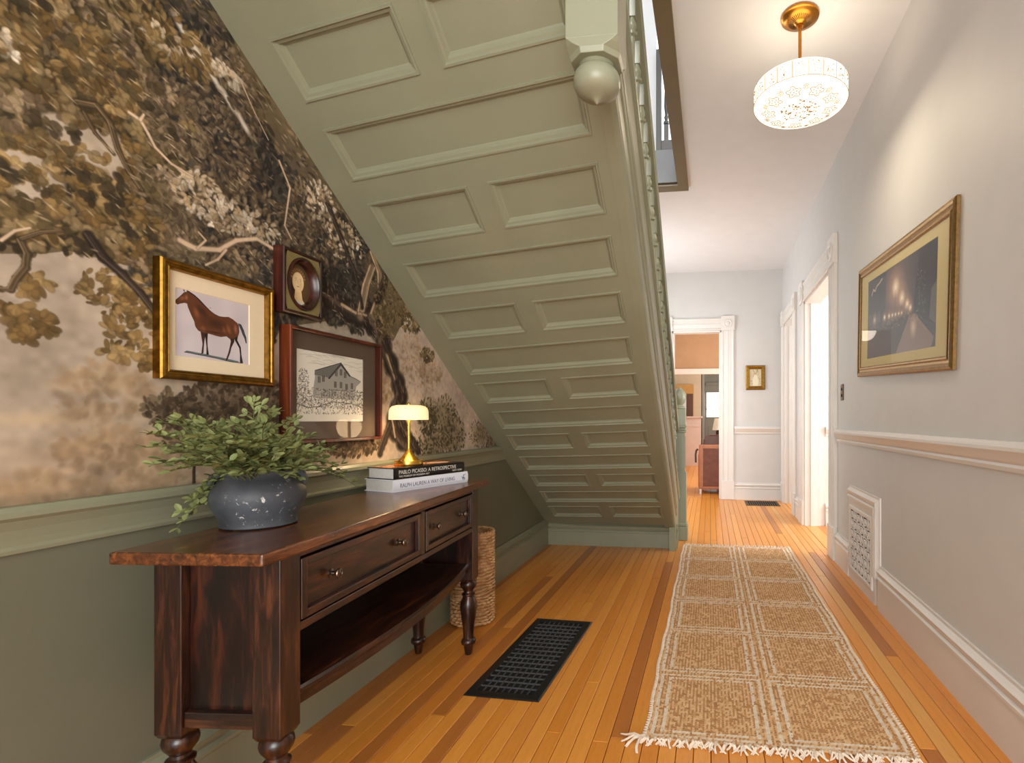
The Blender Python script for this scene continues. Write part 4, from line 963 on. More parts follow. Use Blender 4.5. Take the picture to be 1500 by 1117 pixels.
c = Canvas(200, 100, (150, 92, 60)); c.poly([(0, 0), (1, 0), (1, .4), (0, .25)], (52, 40, 34)); c.ell(.78, .5, .18, .3, (224, 182, 150)); c.ell(.25, .6, .2, .3, (188, 120, 76)); c.ell(.5, .75, .2, .2, (206, 160, 130))
jk = G().add([(.004, .004, .0463), (LB_ - .034, .004, .0463), (LB_ - .034, .150, .0463), (.004, .150, .0463)], [(0, 1, 2, 3)]).build('cover_picture', print_mat('jacket_print', c, .25, .5), b2, rel=False)
add_uv(jk, lambda p: ((p.x - .004) / (LB_ - .038), p.y / .15))

LP = BA2 + u * .135 + w_ * .070 + Vector((0, 0, .0475))
TL = thing('table_lamp', 'small brass table lamp with a glowing white dome shade on two books', 'lamp', LP)
G().lathe([(.0, 0), (.056, 0), (.057, .002), (.057, .018), (.056, .020), (.0, .020)], 36, LP, cap=False).build('lamp_base', M['brass'], TL, smooth=True)
G().lathe([(.044, .020), (.040, .024), (.028, .036), (.016, .052), (.0085, .066), (.0065, .074), (.0065, .20), (.0, .20)], 28, LP, cap=False).build('lamp_stem', M['brass'], TL, smooth=True)
t = NT('lamp_shade_lit'); t.base(srgb(250, 226, 180)); t.set(Roughness=.6)
t.b.inputs['Emission Color'].default_value = srgb(255, 220, 160); t.b.inputs['Emission Strength'].default_value = .5
M['shade'] = t.m
G().lathe([(.005, .256), (.050, .255), (.066, .250), (.074, .242), (.078, .230), (.079, .205), (.079, .193), (.077, .193), (.077, .21), (.074, .236), (.05, .250), (.005, .251)], 40, LP, cap=False).build('lamp_shade', M['shade'], TL, smooth=True)
G().lathe([(.0, .256), (.006, .257), (.0065, .262), (.004, .266), (.0, .267)], 12, LP, cap=False).build('shade_finial', M['brass'], TL, smooth=True)
t = NT('lit_diffuser'); t.b.inputs['Emission Color'].default_value = srgb(255, 226, 170); t.b.inputs['Emission Strength'].default_value = 4.0
M['diffuser'] = t.m
G().lathe([(.008, .200), (.073, .200), (.073, .203), (.008, .203)], 32, LP, cap=False).build('diffuser', M['diffuser'], TL)
point_light('table_lamp_light', (LP.x, LP.y, LP.z + .16), 1.5, (1.0, .70, .40), .05)
# ------------------------------------------------------------------ pictures on the walls (local: x right, y up, z out of the wall)
ROT_L = (PI / 2, 0, PI / 2); ROT_R = (PI / 2, 0, -PI / 2); ROT_F = (PI / 2, 0, 0)
def rect_ring(w, h, prof):
    return [[(-w / 2 + i, -h / 2 + i, z), (w / 2 - i, -h / 2 + i, z), (w / 2 - i, h / 2 - i, z), (-w / 2 + i, h / 2 - i, z)] for i, z in prof]
def picture(name, label, loc, rot, w, h, prof, fmat, roll=0.0, cat='picture', back=.004):
    e = thing(name, label, cat, loc, rot)
    if roll: e.rotation_euler = (Matrix.Rotation(rot[2], 3, 'Z') @ Matrix.Rotation(rot[0], 3, 'X') @ Matrix.Rotation(roll, 3, 'Z')).to_euler()
    g = G(); g.loft(rect_ring(w, h, prof), True, False); g.build('frame', fmat, e, rel=False)
    G().box(-w / 2 + .006, w / 2 - .006, -h / 2 + .006, h / 2 - .006, .001, back).build('backing', M['frame_dark'], e, rel=False)
    return e
def flat(name, mat, parent, x0, x1, y0, y1, z, th=.002):
    o = G().box(x0, x1, y0, y1, z - th, z).build(name, mat, parent, rel=False)
    add_uv(o, lambda p: ((p.x - x0) / (x1 - x0), (p.y - y0) / (y1 - y0)))
    return o
def window_mat(name, mat, parent, W, H, x0, x1, y0, y1, z):
    """mat board with a bevelled window"""
    rings = []
    o = [(-W / 2, -H / 2), (W / 2, -H / 2), (W / 2, H / 2), (-W / 2, H / 2)]; i = [(x0, y0), (x1, y0), (x1, y1), (x0, y1)]
    j = [(x0 + .002, y0 + .002), (x1 - .002, y0 + .002), (x1 - .002, y1 - .002), (x0 + .002, y1 - .002)]
    return G().loft([[(a, b, z - .002) for a, b in o], [(a, b, z) for a, b in o], [(a, b, z) for a, b in i], [(a, b, z - .002) for a, b in j]], True, False).build(name, mat, parent, rel=False)

# --- horse print
c = Canvas(560, 450, (206, 196, 200), 0, 1.24, 0, 1)
n = c.vnoise(90, 5)[..., None]; c.a *= (.95 + .08 * n)
HX = lambda x: (x - 86) / 680 * 1.24
def hp(*p):   # horse outline on its sheet, drawn on a unit sheet
    return [(a, b) for a, b in p]
dark = (58, 34, 24); mid_ = (98, 56, 34); lite = (150, 92, 52); blk = (34, 28, 28)
c.poly([(.15, .105), (.32, .10), (.62, .085), (.95, .05), (1.08, .048), (1.02, .078), (.8, .095), (.5, .115), (.18, .13)], (96, 108, 108)); c.line([(.15, .11), (.6, .085), (1.08, .045)], .012, (50, 54, 54), .8)
# tail
c.poly([(1.02, .655), (1.08, .645), (1.13, .56), (1.175, .44), (1.185, .335), (1.165, .34), (1.13, .43), (1.08, .55)], (44, 50, 54)); c.line([(1.05, .64), (1.12, .52), (1.165, .37)], .012, (90, 100, 104), .6)
# legs
c.poly([(.385, .44), (.475, .44), (.462, .32), (.448, .24), (.438, .125), (.405, .11), (.425, .24), (.408, .32)], dark)
c.poly([(.44, .44), (.515, .45), (.502, .3), (.505, .22), (.525, .115), (.485, .11), (.487, .22), (.472, .3)], blk)
c.poly([(.86, .44), (.97, .45), (.955, .33), (.905, .25), (.885, .18), (.83, .065), (.80, .06), (.85, .17), (.875, .25), (.895, .33)], dark)
c.poly([(.93, .45), (1.03, .46), (1.01, .36), (1.075, .27), (1.085, .17), (1.115, .06), (1.06, .05), (1.06, .17), (1.045, .26), (.97, .35)], blk)
# body, neck and head
body = [(.205, .735), (.26, .62), (.30, .55), (.315, .47), (.36, .40), (.45, .375), (.52, .385), (.62, .375), (.72, .368), (.82, .39), (.88, .36), (.95, .37), (1.02, .42), (1.045, .52), (1.035, .62), (1.0, .66), (.93, .70), (.86, .72), (.78, .705), (.70, .70), (.62, .72), (.54, .76), (.46, .82), (.38, .885), (.30, .935), (.215, .97), (.185, .95), (.15, .94), (.12, .905), (.085, .865), (.02, .80), (.015, .765), (.05, .745), (.09, .768), (.15, .79), (.19, .79)]
c.poly([(a, b) for a, b in body], mid_)
for (u, v, ru, rv, col, al, an) in [(.62, .58, .28, .11, dark, .75, -.1), (.42, .72, .16, .07, dark, .8, -.7), (.33, .68, .05, .10, lite, .7, .35), (.86, .52, .05, .11, lite, .8, .35), (.78, .50, .04, .08, lite, .55, .3), (.43, .46, .06, .06, lite, .6, .4), (.98, .55, .04, .10, (170, 110, 84), .7, .1), (.62, .42, .2, .03, dark, .8, 0), (.12, .85, .06, .04, lite, .7, .6), (.18, .87, .03, .05, (176, 120, 80), .7, 0), (.04, .785, .025, .025, dark, .6, 0), (.5, .6, .07, .06, mid_, .5, 0)]:
    c.ell(u, v, ru, rv, col, al, an, .8)
c.poly([(.145, .945), (.12, .995), (.13, 1.0), (.155, .96)], blk); c.poly([(.185, .955), (.18, 1.0), (.195, .99), (.21, .955)], blk)
c.line([(.21, .96), (.32, .915), (.42, .84), (.54, .755)], .016, blk, .9); c.line(body[17:30], .007, blk, .7); c.line(body[:16], .006, blk, .6); c.line(body[26:] + body[:1], .006, blk, .6)
c.ell(.125, .885, .008, .008, (20, 16, 16)); c.ell(.03, .785, .006, .005, (20, 16, 16))
c.ell(.55, .80, .008, .008, (60, 60, 64))
# longer legs
rows = (np.arange(c.h) + .5) / c.h
src = np.where(rows < .43, .40 - (.43 - rows) / 1.17, np.where(rows < .5, .40 + (rows - .43) / .7, rows))
c.a = c.a[np.clip((src * c.h).astype(int), 0, c.h - 1)]
Mh = print_mat('horse_print', c, .75, .2)
P_GOLD = [(0, .0), (0, .022), (.003, .027), (.008, .029), (.012, .0275), (.014, .025), (.019, .0245), (.021, .026), (.024, .024), (.026, .016), (.026, .010)]
pf = picture('framed_horse_print', 'gilt framed print of a standing bay horse, left of the small oval portrait', (XL + .002, 1.371, 1.368), ROT_L, .358, .318, P_GOLD, M['gold'])
window_mat('mat_board', M['mat_cream'], pf, .318, .278, -.131, .099, -.096, .091, .0125)
flat('horse_print', Mh, pf, -.133, .101, -.099, .0935, .0105)
flat('glass', M['glass'], pf, -.158, .158, -.138, .138, .0165, .001)

# --- small deep box with an oval portrait (a plain generic face)
c = Canvas(240, 320, (74, 58, 40), 0, .75, 0, 1)
c.ell(.37, .5, .5, .6, (88, 72, 48), .8); c.ell(.37, .60, .24, .36, (122, 88, 48)); c.ell(.22, .42, .07, .22, (60, 44, 30)); c.ell(.55, .42, .08, .26, (96, 68, 40))
c.poly([(.28, .36), (.47, .36), (.50, .16), (.64, .02), (.12, .02), (.26, .16)], (238, 208, 158)); c.ell(.37, .03, .27, .10, (236, 228, 212))
c.ell(.37, .56, .18, .25, (244, 218, 170), 1, 0, .08); c.ell(.45, .50, .08, .18, (222, 184, 130), .6, 0, .9)
for x in (.305, .44):
    c.ell(x, .60, .03, .012, (245, 232, 205)); c.ell(x, .60, .012, .012, (60, 44, 30)); c.line([(x - .035, .635), (x, .648), (x + .035, .635)], .008, (110, 78, 46))
c.line([(.37, .62), (.36, .53), (.375, .515)], .009, (178, 134, 88), .9); c.ell(.37, .455, .035, .010, (168, 92, 66)); c.line([(.335, .457), (.37, .462), (.405, .457)], .005, (110, 60, 44))
for i in range(40):
    a = i / 40 * 3.4 - .15; c.ell(.37 + .19 * math.cos(a), .66 + .20 * math.sin(a), .035, .03, [(104, 72, 40), (150, 104, 56), (70, 50, 34), (196, 170, 120)][i % 4], .85, a)
Mo = print_mat('portrait_print', c, .5, .3)
po = picture('oval_portrait_box', 'small dark wooden box frame with an oval portrait of a woman', (XL + .002, 1.662, 1.571), ROT_L, .178, .219, [(0, 0), (0, .036), (.003, .039), (.009, .039), (.012, .036)], M['frame_dark'])
N = 40
ov = lambda rx, ry, z: [(rx * math.cos(2 * PI * k / N), ry * math.sin(2 * PI * k / N), z) for k in range(N)]
sqr = []
for k in range(N):
    a = 2 * PI * k / N; cx, cy = math.cos(a), math.sin(a); m = min(.077 / max(abs(cx), 1e-6), .0975 / max(abs(cy), 1e-6)); sqr.append((cx * m, cy * m, .036))
G().loft([sqr, ov(.072, .091, .036)], True, False).build('oval_mat', M['mat_olive'], po, rel=False)
G().loft([ov(.073, .0925, .034), ov(.072, .091, .041), ov(.066, .084, .043), ov(.062, .079, .036), ov(.056, .072, .030), ov(.054, .070, .014)], True, False).build('oval_moulding', M['frame_dark'], po, rel=False, smooth=True)
o = G().add(ov(.056, .072, .0155), [tuple(range(N))]).build('portrait', Mo, po, rel=False); add_uv(o, lambda p: ((p.x + .056) / .112, (p.y + .072) / .144))
o = G().loft([ov(.055, .071, .022), ov(.04, .052, .027), ov(.015, .02, .029)], True, False); o.f.append(tuple(2 * N + k for k in range(N))); o.mi.append(0); o.build('domed_glass', M['glass'], po, rel=False, smooth=True)

# --- house drawing in a deep wooden frame
c = Canvas(520, 380, (222, 218, 206), 0, 1.37, 0, 1)
r = np.random.default_rng(4)
for i in range(30): 
    y = .72 + .26 * r.random(); x = r.random() * 1.3; c.line([(x, y), (x + .12, y + .015), (x + .25, y - .005)], .008, (170, 166, 156), .5)
c.poly([(.34, .70), (.34, .62), (.30, .42), (.30, .34), (1.15, .34), (1.2, .55), (1.3, .62), (1.22, .66), (1.06, .70), (.86, .86), (.55, .74)], (150, 148, 142), .95)
c.poly([(.34, .72), (.86, .88), (.62, .64), (.33, .66)], (110, 108, 104)); c.poly([(.86, .88), (1.07, .70), (1.04, .69), (.86, .84), (.62, .62), (.59, .63)], (64, 62, 60))
c.line([(.34, .72), (.86, .88), (1.08, .69)], .012, (50, 48, 46)); c.line([(1.06, .70), (1.2, .665), (1.3, .63)], .012, (60, 58, 56))
for wx, wy in ((.76, .72), (.86, .74), (.95, .71), (.74, .55), (.86, .55), (.98, .53), (1.1, .55), (.42, .60), (.50, .62)):
    c.poly([(wx - .025, wy - .045), (wx + .025, wy - .045), (wx + .025, wy + .045), (wx - .025, wy + .045)], (70, 68, 66), .85); c.line([(wx, wy - .04), (wx, wy + .04)], .005, (190, 186, 176))
for k in range(9): c.line([(.62 + .06 * k, .36), (.62 + .06 * k, .46)], .008, (80, 78, 74), .9)
c.line([(.58, .47), (1.15, .47)], .012, (80, 78, 74))
for i in range(1700):
    x = 1.37 * r.random(); y = .12 + .36 * r.random() ** 1.2; s = [(60, 58, 54), (110, 106, 100), (150, 146, 138), (200, 196, 184)][int(r.integers(4))]
    if y < .2 and r.random() < .6: continue
    c.ell(x, y, .012 + .016 * r.random(), .007, s, .8, r.random() * 3.1, .5)
for i in range(120):
    a = r.random() * 6.28; rr = .1 * math.sqrt(r.random()); c.ell(.13 + rr * math.cos(a), .58 + 1.6 * rr * math.sin(a), .014, .008, (90, 88, 82), .7, a, .5)
c.line([(0, .26), (.2, .2), (.4, .22), (.7, .30), (1.1, .28), (1.37, .22)], .012, (70, 68, 64), .8)
Mhd = print_mat('house_drawing', c, .8, .2)
ph = picture('framed_house_drawing', 'deep reddish wood frame with a black and white drawing of a house', (XL + .002, 1.847, 1.2205), ROT_L, .50, .404, [(0, 0), (0, .040), (.002, .042), (.010, .042), (.012, .040), (.012, .012)], M['frame_wood'])
window_mat('mat_board', M['mat_brown'], ph, .478, .382, -.192, .163, -.127, .131, .0155)
flat('house_drawing', Mhd, ph, -.194, .165, -.129, .133, .0135)
flat('glass', M['glass'], ph, -.238, .238, -.190, .190, .022, .001)

# --- night street photograph on the right wall
c = Canvas(560, 300, (62, 52, 54), 0, 1.9, 0, 1)
c.ell(.95, .7, .6, .5, (128, 104, 98), .9, 0, 1.0); c.ell(.85, .78, .4, .35, (150, 120, 106), .6, 0, 1.0)
c.poly([(0, 1), (0, .28), (.62, .33), (.62, .98), (.3, 1)], (66, 66, 70), .95); c.poly([(0, 1), (.62, .93), (.62, 1)], (44, 42, 44))
c.poly([(1.9, 1), (1.9, .2), (1.6, .3), (1.45, .38), (1.4, .5), (1.44, .7), (1.5, .9), (1.52, 1)], (34, 30, 32), .95); c.poly([(1.9, .62), (1.9, .2), (1.75, .28), (1.78, .55)], (120, 112, 104), .6)
c.poly([(0, 0), (0, .26), (.62, .34), (1.36, .40), (1.62, .28), (1.9, .16), (1.9, 0)], (52, 42, 42), .95); c.poly([(.95, 0), (1.3, .38), (1.42, .38), (1.85, .1), (1.8, 0)], (142, 112, 88), .75); c.ell(1.4, .24, .1, .14, (226, 196, 158), .8, 0, 1.0)
for u, v, s in [(.92, .74, .11), (1.1, .59, .085), (1.24, .50, .06), (.26, .47, .05), (.60, .455, .04), (.74, .45, .035), (.84, .445, .03), (.93, .44, .028), (1.02, .435, .025), (1.1, .43, .022), (1.32, .45, .04)]:
    c.ell(u, v, s * 2.4, s * 2.4, (236, 190, 140), .55, 0, 1.0); c.ell(u, v, s * 1.1, s * 1.1, (255, 240, 214), .95, 0, .9); c.line([(u, v - s * .2), (u, .33)], .006, (34, 30, 30), .8)
for u0, w in ((.06, .10), (.2, .1), (.36, .1)): c.poly([(u0, .42), (u0 + w, .43), (u0 + w, .56), (u0, .56)], (120, 116, 110), .4)
c.line([(.14, .80), (.2, .86), (.26, .83), (.32, .88), (.42, .90), (.5, .93)], .03, (196, 178, 150), .85)   # lit sign over the shop
for i in range(150): c.ell(.1 + 1.4 * r.random(), .30 + .1 * r.random(), .02, .006, [(210, 176, 140), (30, 26, 26), (90, 76, 70)][int(r.integers(3))], .6, 0, .6)
for i in range(60): c.ell(1.46 + .2 * r.random(), .3 + .5 * r.random(), .008, .014, (190, 176, 160), .5, .4, .6)
Ms = print_mat('street_photograph', c, .45, .3)
P_GOLD2 = [(0, 0), (0, .014), (.006, .020), (.016, .023), (.024, .019), (.030, .014), (.040, .015), (.048, .019), (.054, .018), (.060, .012), (.062, .006)]
W_, H_ = 1.37, .690
pst = picture('framed_street_photograph', 'large gold framed photograph of a lamp lit street at night on the grey wall', (XR - .002, 2.925, 1.688), ROT_R, W_, H_, P_GOLD2, M['gold_light'], roll=-.060)
window_mat('mat_board', M['mat_yellow'], pst, W_ - .11, H_ - .11, -.505, .505, -.238, .235, .0095)
flat('street_photograph', Ms, pst, -.507, .507, -.240, .237, .0080)
flat('glass', M['glass'], pst, -W_ / 2 + .056, W_ / 2 - .056, -H_ / 2 + .056, H_ / 2 - .056, .0125, .001)

# --- small gilt frame on the end wall
c = Canvas(120, 170, (206, 190, 158), 0, .7, 0, 1)
for i in range(60): c.ell(.7 * r.random(), r.random(), .04, .02, [(170, 150, 118), (120, 104, 80), (222, 210, 184)][int(r.integers(3))], .6, r.random() * 3)
c.poly([(.2, .02), (.5, .02), (.52, .35), (.44, .6), (.35, .68), (.26, .6), (.18, .35)], (226, 216, 190)); c.ell(.35, .72, .06, .07, (196, 168, 130)); c.line([(.2, .98), (.33, .72)], .02, (96, 84, 64)); c.line([(.5, .98), (.37, .72)], .02, (96, 84, 64))
pe = picture('small_gilt_picture', 'small gold framed picture on the white end wall', (.621, 7.398, 1.685), ROT_F, .262, .335, [(0, 0), (0, .018), (.01, .026), (.02, .024), (.035, .018), (.046, .022), (.05, .014), (.052, .008)], M['gold'])
flat('print', print_mat('small_print', c, .7, .2), pe, -.083, .083, -.12, .12, .010)

# --- switch plate
sw = thing('light_switch', 'dark bronze light switch plate beside the bright doorway', 'switch', (XR - .001, 4.095, 1.308), ROT_R)
G().loft([[(-.036, -.06, 0), (.036, -.06, 0), (.036, .06, 0), (-.036, .06, 0)], [(-.036, -.06, .004), (.036, -.06, .004), (.036, .06, .004), (-.036, .06, .004)], [(-.031, -.055, .007), (.031, -.055, .007), (.031, .055, .007), (-.031, .055, .007)]]).build('plate', M['bronze'], sw, rel=False)
for y in (-.024, .024): G().lathe([(.011, .006), (.011, .009), (.009, .012), (.001, .0125)], 14, (0, y, 0)).build('button', M['black_metal'], sw, rel=False, smooth=True)

# --- ornate wall register (local as pictures)
WR = thing('wall_register', 'white ornate scrollwork heat register let into the right baseboard', 'register', (XR - .001, 3.53, 0), ROT_R)
# baseboard moulding steps up and around the register
pr = [(d, z - .255) for d, z in base_prof(.255) if z > .17][:-1]
g = G()
def mould_path(path, up):
    rings = []
    for (x, y), (nx, ny) in zip(path, up):
        rings.append([(x + nx * k, y + ny * k, d) for d, k in pr] + [(x + nx * pr[-1][1], y + ny * pr[-1][1], 0), (x + nx * pr[0][1], y + ny * pr[0][1], 0)])
    return rings
g.loft(mould_path([(.335, .17), (.335, .645), (-.325, .645)], [(1, 0), (1, 1), (0, 1)])); g.build('surround_moulding', M['trim'], WR, rel=False)
G().box(-.33, .262, .0, .572, .0, .014).build('back_board', M['trim'], WR, rel=False)
G().box(-.27, .20, .09, .50, .0142, .0162).build('painted_opening_shade', M['duct_shade'], WR, rel=False)  # thin black sheet, paints the shade behind the grille
g = G(); rings = [[(-.285 + i, .075 + i, z), (.225 - i, .075 + i, z), (.225 - i, .515 - i, z), (-.285 + i, .515 - i, z)] for i, z in [(0, .014), (0, .022), (.006, .026), (.022, .026), (.026, .022), (.026, .016)]]
g.loft(rings, True, False); g.build('grille_frame', M['trim'], WR, rel=False)
g = G()
nx, ny = 6, 6
x0, x1, y0, y1 = -.259, .199, .101, .489
def ring2(cx, cy, rx, ry, rad=.0055, a0=0, a1=2 * PI, n=14):
    full = abs(a1 - a0 - 2 * PI) < 1e-3
    pts = [(cx + rx * math.cos(a0 + (a1 - a0) * k / n), cy + ry * math.sin(a0 + (a1 - a0) * k / n), .021) for k in range(n if full else n + 1)]
    g.tube(pts, rad, 5, closed=full)
for i in range(nx):
    for j in range(ny):
        cx = x0 + (x1 - x0) * (i + .5) / nx; cy = y0 + (y1 - y0) * (j + .5) / ny; a = (x1 - x0) / nx / 2; b = (y1 - y0) / ny / 2
        if (i + j) % 2: ring2(cx, cy, a * .62, b * .62); ring2(cx, cy, a * .22, b * .22, .005, n=8)
        else:
            for sx, sy in ((1, 1), (-1, 1), (1, -1), (-1, -1)): ring2(cx + sx * a, cy + sy * b, a * .9, b * .9, .005, math.atan2(-sy, -sx) - .75, math.atan2(-sy, -sx) + .75, 6)
            ring2(cx, cy, a * .3, b * .3, .006, n=8)
for i in range(1, nx):
    x = x0 + (x1 - x0) * i / nx; g.tube([(x, y0, .020), (x, y1, .020)], .0035, 5)
for j in range(1, ny):
    y = y0 + (y1 - y0) * j / ny; g.tube([(x0, y, .020), (x1, y, .020)], .0035, 5)
o = g.build('scroll_grille', M['trim'], WR, rel=False, smooth=True); o['kind'] = 'stuff'

# ------------------------------------------------------------------ floor registers
GX0, GX1, GY0, GY1 = -.985, -.625, 1.985, 2.80
FR = thing('floor_register', 'large black iron floor register with a square grid beside the console table', 'register', ((GX0 + GX1) / 2, (GY0 + GY1) / 2, .0005), (0, 0, -.035))
w, l = .315, .815
g = G(); g.loft([[(-w / 2 + i, -l / 2 + i * 1.0, z), (w / 2 - i, -l / 2 + i, z), (w / 2 - i, l / 2 - i, z), (-w / 2 + i, l / 2 - i, z)] for i, z in [(0, 0), (0, .004), (.004, .007), (.034, .008), (.037, .006), (.037, .001)]], True, False); g.build('register_frame', M['black_paint'], FR, rel=False)
G().box(-w / 2 + .03, w / 2 - .03, -l / 2 + .03, l / 2 - .03, .0002, .0012).build('painted_duct_shade', M['duct_shade'], FR, rel=False)  # flat black sheet, shade of the duct put into its colour
bar = None
for i in range(1, 9):
    x = -w / 2 + .037 + (w - .074) * i / 9
    if bar is None: bar = G().box(-.0021, .0021, -l / 2 + .036, l / 2 - .036, .0014, .0062).build('long_bar', M['grid_bar'], FR, rel=False); bar.location = (x, 0, 0)
    else: dup(bar, FR, (x, 0, 0))
bar = None
for i in range(1, 17):
    y = -l / 2 + .037 + (l - .074) * i / 17
    if bar is None: bar = G().box(-w / 2 + .036, w / 2 - .036, -.0022, .0022, .0014, .0068).build('cross_bar', M['grid_bar'], FR, rel=False); bar.location = (0, y, 0)
    else: dup(bar, FR, (0, y, 0))
F2 = thing('small_floor_register', 'small black floor register in front of the white end wall', 'register', (.68, 7.08, .0005))
G().loft([[(-.215 + i, -.20 + i, z), (.215 - i, -.20 + i, z), (.215 - i, .20 - i, z), (-.215 + i, .20 - i, z)] for i, z in [(0, 0), (0, .004), (.004, .006), (.022, .006), (.024, .001)]], True, False).build('register_frame', M['bronze'], F2, rel=False)
G().box(-.195, .195, -.18, .18, .0002, .0012).build('painted_duct_shade', M['duct_shade'], F2, rel=False)  # black sheet painted as the shade below the slats
bar = None
for i in range(14):
    x = -.182 + i * .028
    if bar is None: bar = G().box(-.005, .005, -.178, .178, .0014, .0058).build('slat', M['bronze'], F2, rel=False); bar.location = (x, 0, 0)
    else: dup(bar, F2, (x, 0, 0))

# ------------------------------------------------------------------ woven basket behind the console
BC = (-1.287, 2.735, 0.001)
t = NT('woven_rush'); v = t.coord(); t.base(t.mix(t.ramp(t.noise(v, 26, 5), [(.3, srgb(150, 104, 62)), (.5, srgb(190, 144, 96)), (.7, srgb(214, 176, 130))]), srgb(96, 60, 34), t.ramp(t.noise(v, 70, 3), [(.62, (0, 0, 0, 1)), (.74, (.7, .7, .7, 1))]))); t.set(Roughness=.65); t.bump(t.noise(v, 120, 3), .3, .002); M['rush'] = t.m
BK = thing('woven_basket', 'tall round woven rush basket standing behind the far end of the console table', 'basket', BC)
R0 = .112
G().lathe([(.0, .004), (R0 - .012, .004), (R0 - .008, .25), (R0 - .008, .485), (R0 - .014, .485), (R0 - .016, .25), (R0 - .02, .012), (.0, .012)], 28, BC, cap=False).build('basket_wall', M['rush'], BK, smooth=True)
g = G()
nst = 24
for j in range(27):
    z = .014 + j * .0176; pts = []
    band = 8 <= j <= 15
    for k in range(48):
        a = 2 * PI * k / 48
        ph_ = (k % 2) * PI + (j % 2) * PI
        rr = R0 - .004 + .0042 * math.cos(PI * k / 1.0 + PI * j) if not band else R0 - .002 + .003 * math.cos(PI * (k // 2) + PI * (j // 2))
        pts.append((BC[0] + rr * math.cos(a), BC[1] + rr * math.sin(a), BC[2] + z + .0035 * math.sin(5 * a + j)))
    g.tube(pts, .0072, 5, closed=True)
o = g.build('weave', M['rush'], BK, smooth=True); o['kind'] = 'stuff'
g = G()
for q in (0, 1):
    pts = [(BC[0] + (R0 - .006 + .006 * math.cos(16 * a + q * PI)) * math.cos(a), BC[1] + (R0 - .006 + .006 * math.cos(16 * a + q * PI)) * math.sin(a), BC[2] + .488 + .006 * math.sin(16 * a + q * PI)) for a in [2 * PI * k / 96 for k in range(96)]]
    g.tube(pts, .0065, 5, closed=True)
g.build('braided_rim', M['rush'], BK, smooth=True)

# ------------------------------------------------------------------ jute runner with cream bands and tassels
RX0, RX1, RY0, RY1 = -.222, .668, 1.80, 4.62
t = NT('jute'); v = t.coord(); t.base(t.mix(t.ramp(t.noise(v, 42, 5, .7), [(.3, srgb(196, 150, 106)), (.5, srgb(224, 184, 138)), (.72, srgb(238, 206, 166))]), srgb(120, 76, 42), t.ramp(t.noise(v, 150, 2), [(.58, (0, 0, 0, 1)), (.75, (.7, .7, .7, 1))]))); t.set(Roughness=.85); t.b.inputs['Specular IOR Level'].default_value = .15; M['jute'] = t.m
t = NT('cream_cotton'); v = t.coord(); t.base(t.ramp(t.noise(v, 60, 4), [(.3, srgb(220, 202, 182)), (.7, srgb(242, 230, 214))])); t.set(Roughness=.9); t.b.inputs['Specular IOR Level'].default_value = .1; M['cotton'] = t.m
M['jute_dark_shade'] = paint('dark_jute_gap_shade', srgb(188, 140, 96), .9, .2, .1, 60, .1); M['jute_pale'] = paint('pale_jute', srgb(226, 192, 150), .9, .1, .1, 60, .1)  # dark tone: darker strands, and shade painted between stitches
RG = thing('jute_runner', 'long jute runner rug with cream square bands and knotted fringe on the oak floor', 'rug', ((RX0 + RX1) / 2, (RY0 + RY1) / 2, 0.0))
nxs, nys = 64, 220         # stitches
A, B_ = nxs * 2, nys * 2
xs = np.linspace(RX0, RX1, A + 1); ys = np.linspace(RY0, RY1, B_ + 1)
XX, YY = np.meshgrid(xs, ys)
ii, jj = np.meshgrid(np.arange(A + 1), np.arange(B_ + 1))
rr_ = np.random.default_rng(3)
wob = .003 * np.sin(YY * 7.0) + .002 * np.sin(YY * 23 + 1)
edge = np.abs(XX - (RX0 + RX1) / 2) / ((RX1 - RX0) / 2)
ZZ = .006 + .0052 * (ii % 2) * (jj % 2) + .0014 * ((ii % 2) ^ (jj % 2)) + .0012 * rr_.random(XX.shape)
XV = XX + wob * edge ** 3 + (rr_.random(XX.shape) - .5) * .0016; YV = YY + (rr_.random(XX.shape) - .5) * .0016
ox, oy = (RX0 + RX1) / 2, (RY0 + RY1) / 2
verts = np.stack([XV - ox, YV - oy, ZZ], -1).reshape(-1, 3)
q = (jj[:-1, :-1] * (A + 1) + ii[:-1, :-1]).ravel()
faces = np.stack([q, q + 1, q + A + 2, q + A + 1], 1)
cxs = (xs[:-1] + xs[1:]) / 2; cys = (ys[:-1] + ys[1:]) / 2
CX, CY = np.meshgrid(cxs, cys)
cw = (RX1 - RX0) / 2; chh = (RY1 - RY0) / 6
dx = np.minimum((CX - RX0) % cw, cw - (CX - RX0) % cw); dy = np.minimum((CY - RY0) % chh, chh - (CY - RY0) % chh)
insx = dx; insy = dy * 1.0
def band(d, o, lo, hi, lim): return (d > lo) & (d < hi) & (o > lim)
cream = band(insx, insy, .011, .029, .016) | band(insx, insy, .046, .063, .045) | band(insy, insx, .011, .024, .014) | band(insy, insx, .040, .052, .046)
cream &= rr_.random(cream.shape) > .10
me = bpy.data.meshes.new('rug_weave')
me.from_pydata(verts.tolist(), [], faces.tolist()); me.materials.append(M['jute']); me.materials.append(M['cotton'])
st = rr_.random((nys, nxs)); strand = np.kron(st, np.ones((2, 2)))
fx, fy = np.meshgrid(np.arange(A), np.arange(B_))
gap = (fx % 2 == 0) & (fy % 2 == 0) & (rr_.random(cream.shape) < .75)  # shade between the stitches put into the face colour
idx = np.where(cream, np.where(rr_.random(cream.shape) < .06, 0, 1), np.where(gap | (strand < .13), 2, np.where(strand > .80, 3, 0))).astype(np.int32)
me.materials.append(M['jute_dark_shade']); me.materials.append(M['jute_pale'])
me.polygons.foreach_set('material_index', idx.ravel()); me.polygons.foreach_set('use_smooth', np.ones(len(faces), bool))
o = bpy.data.objects.new('rug_weave', me); COL.objects.link(o); o.parent = RG
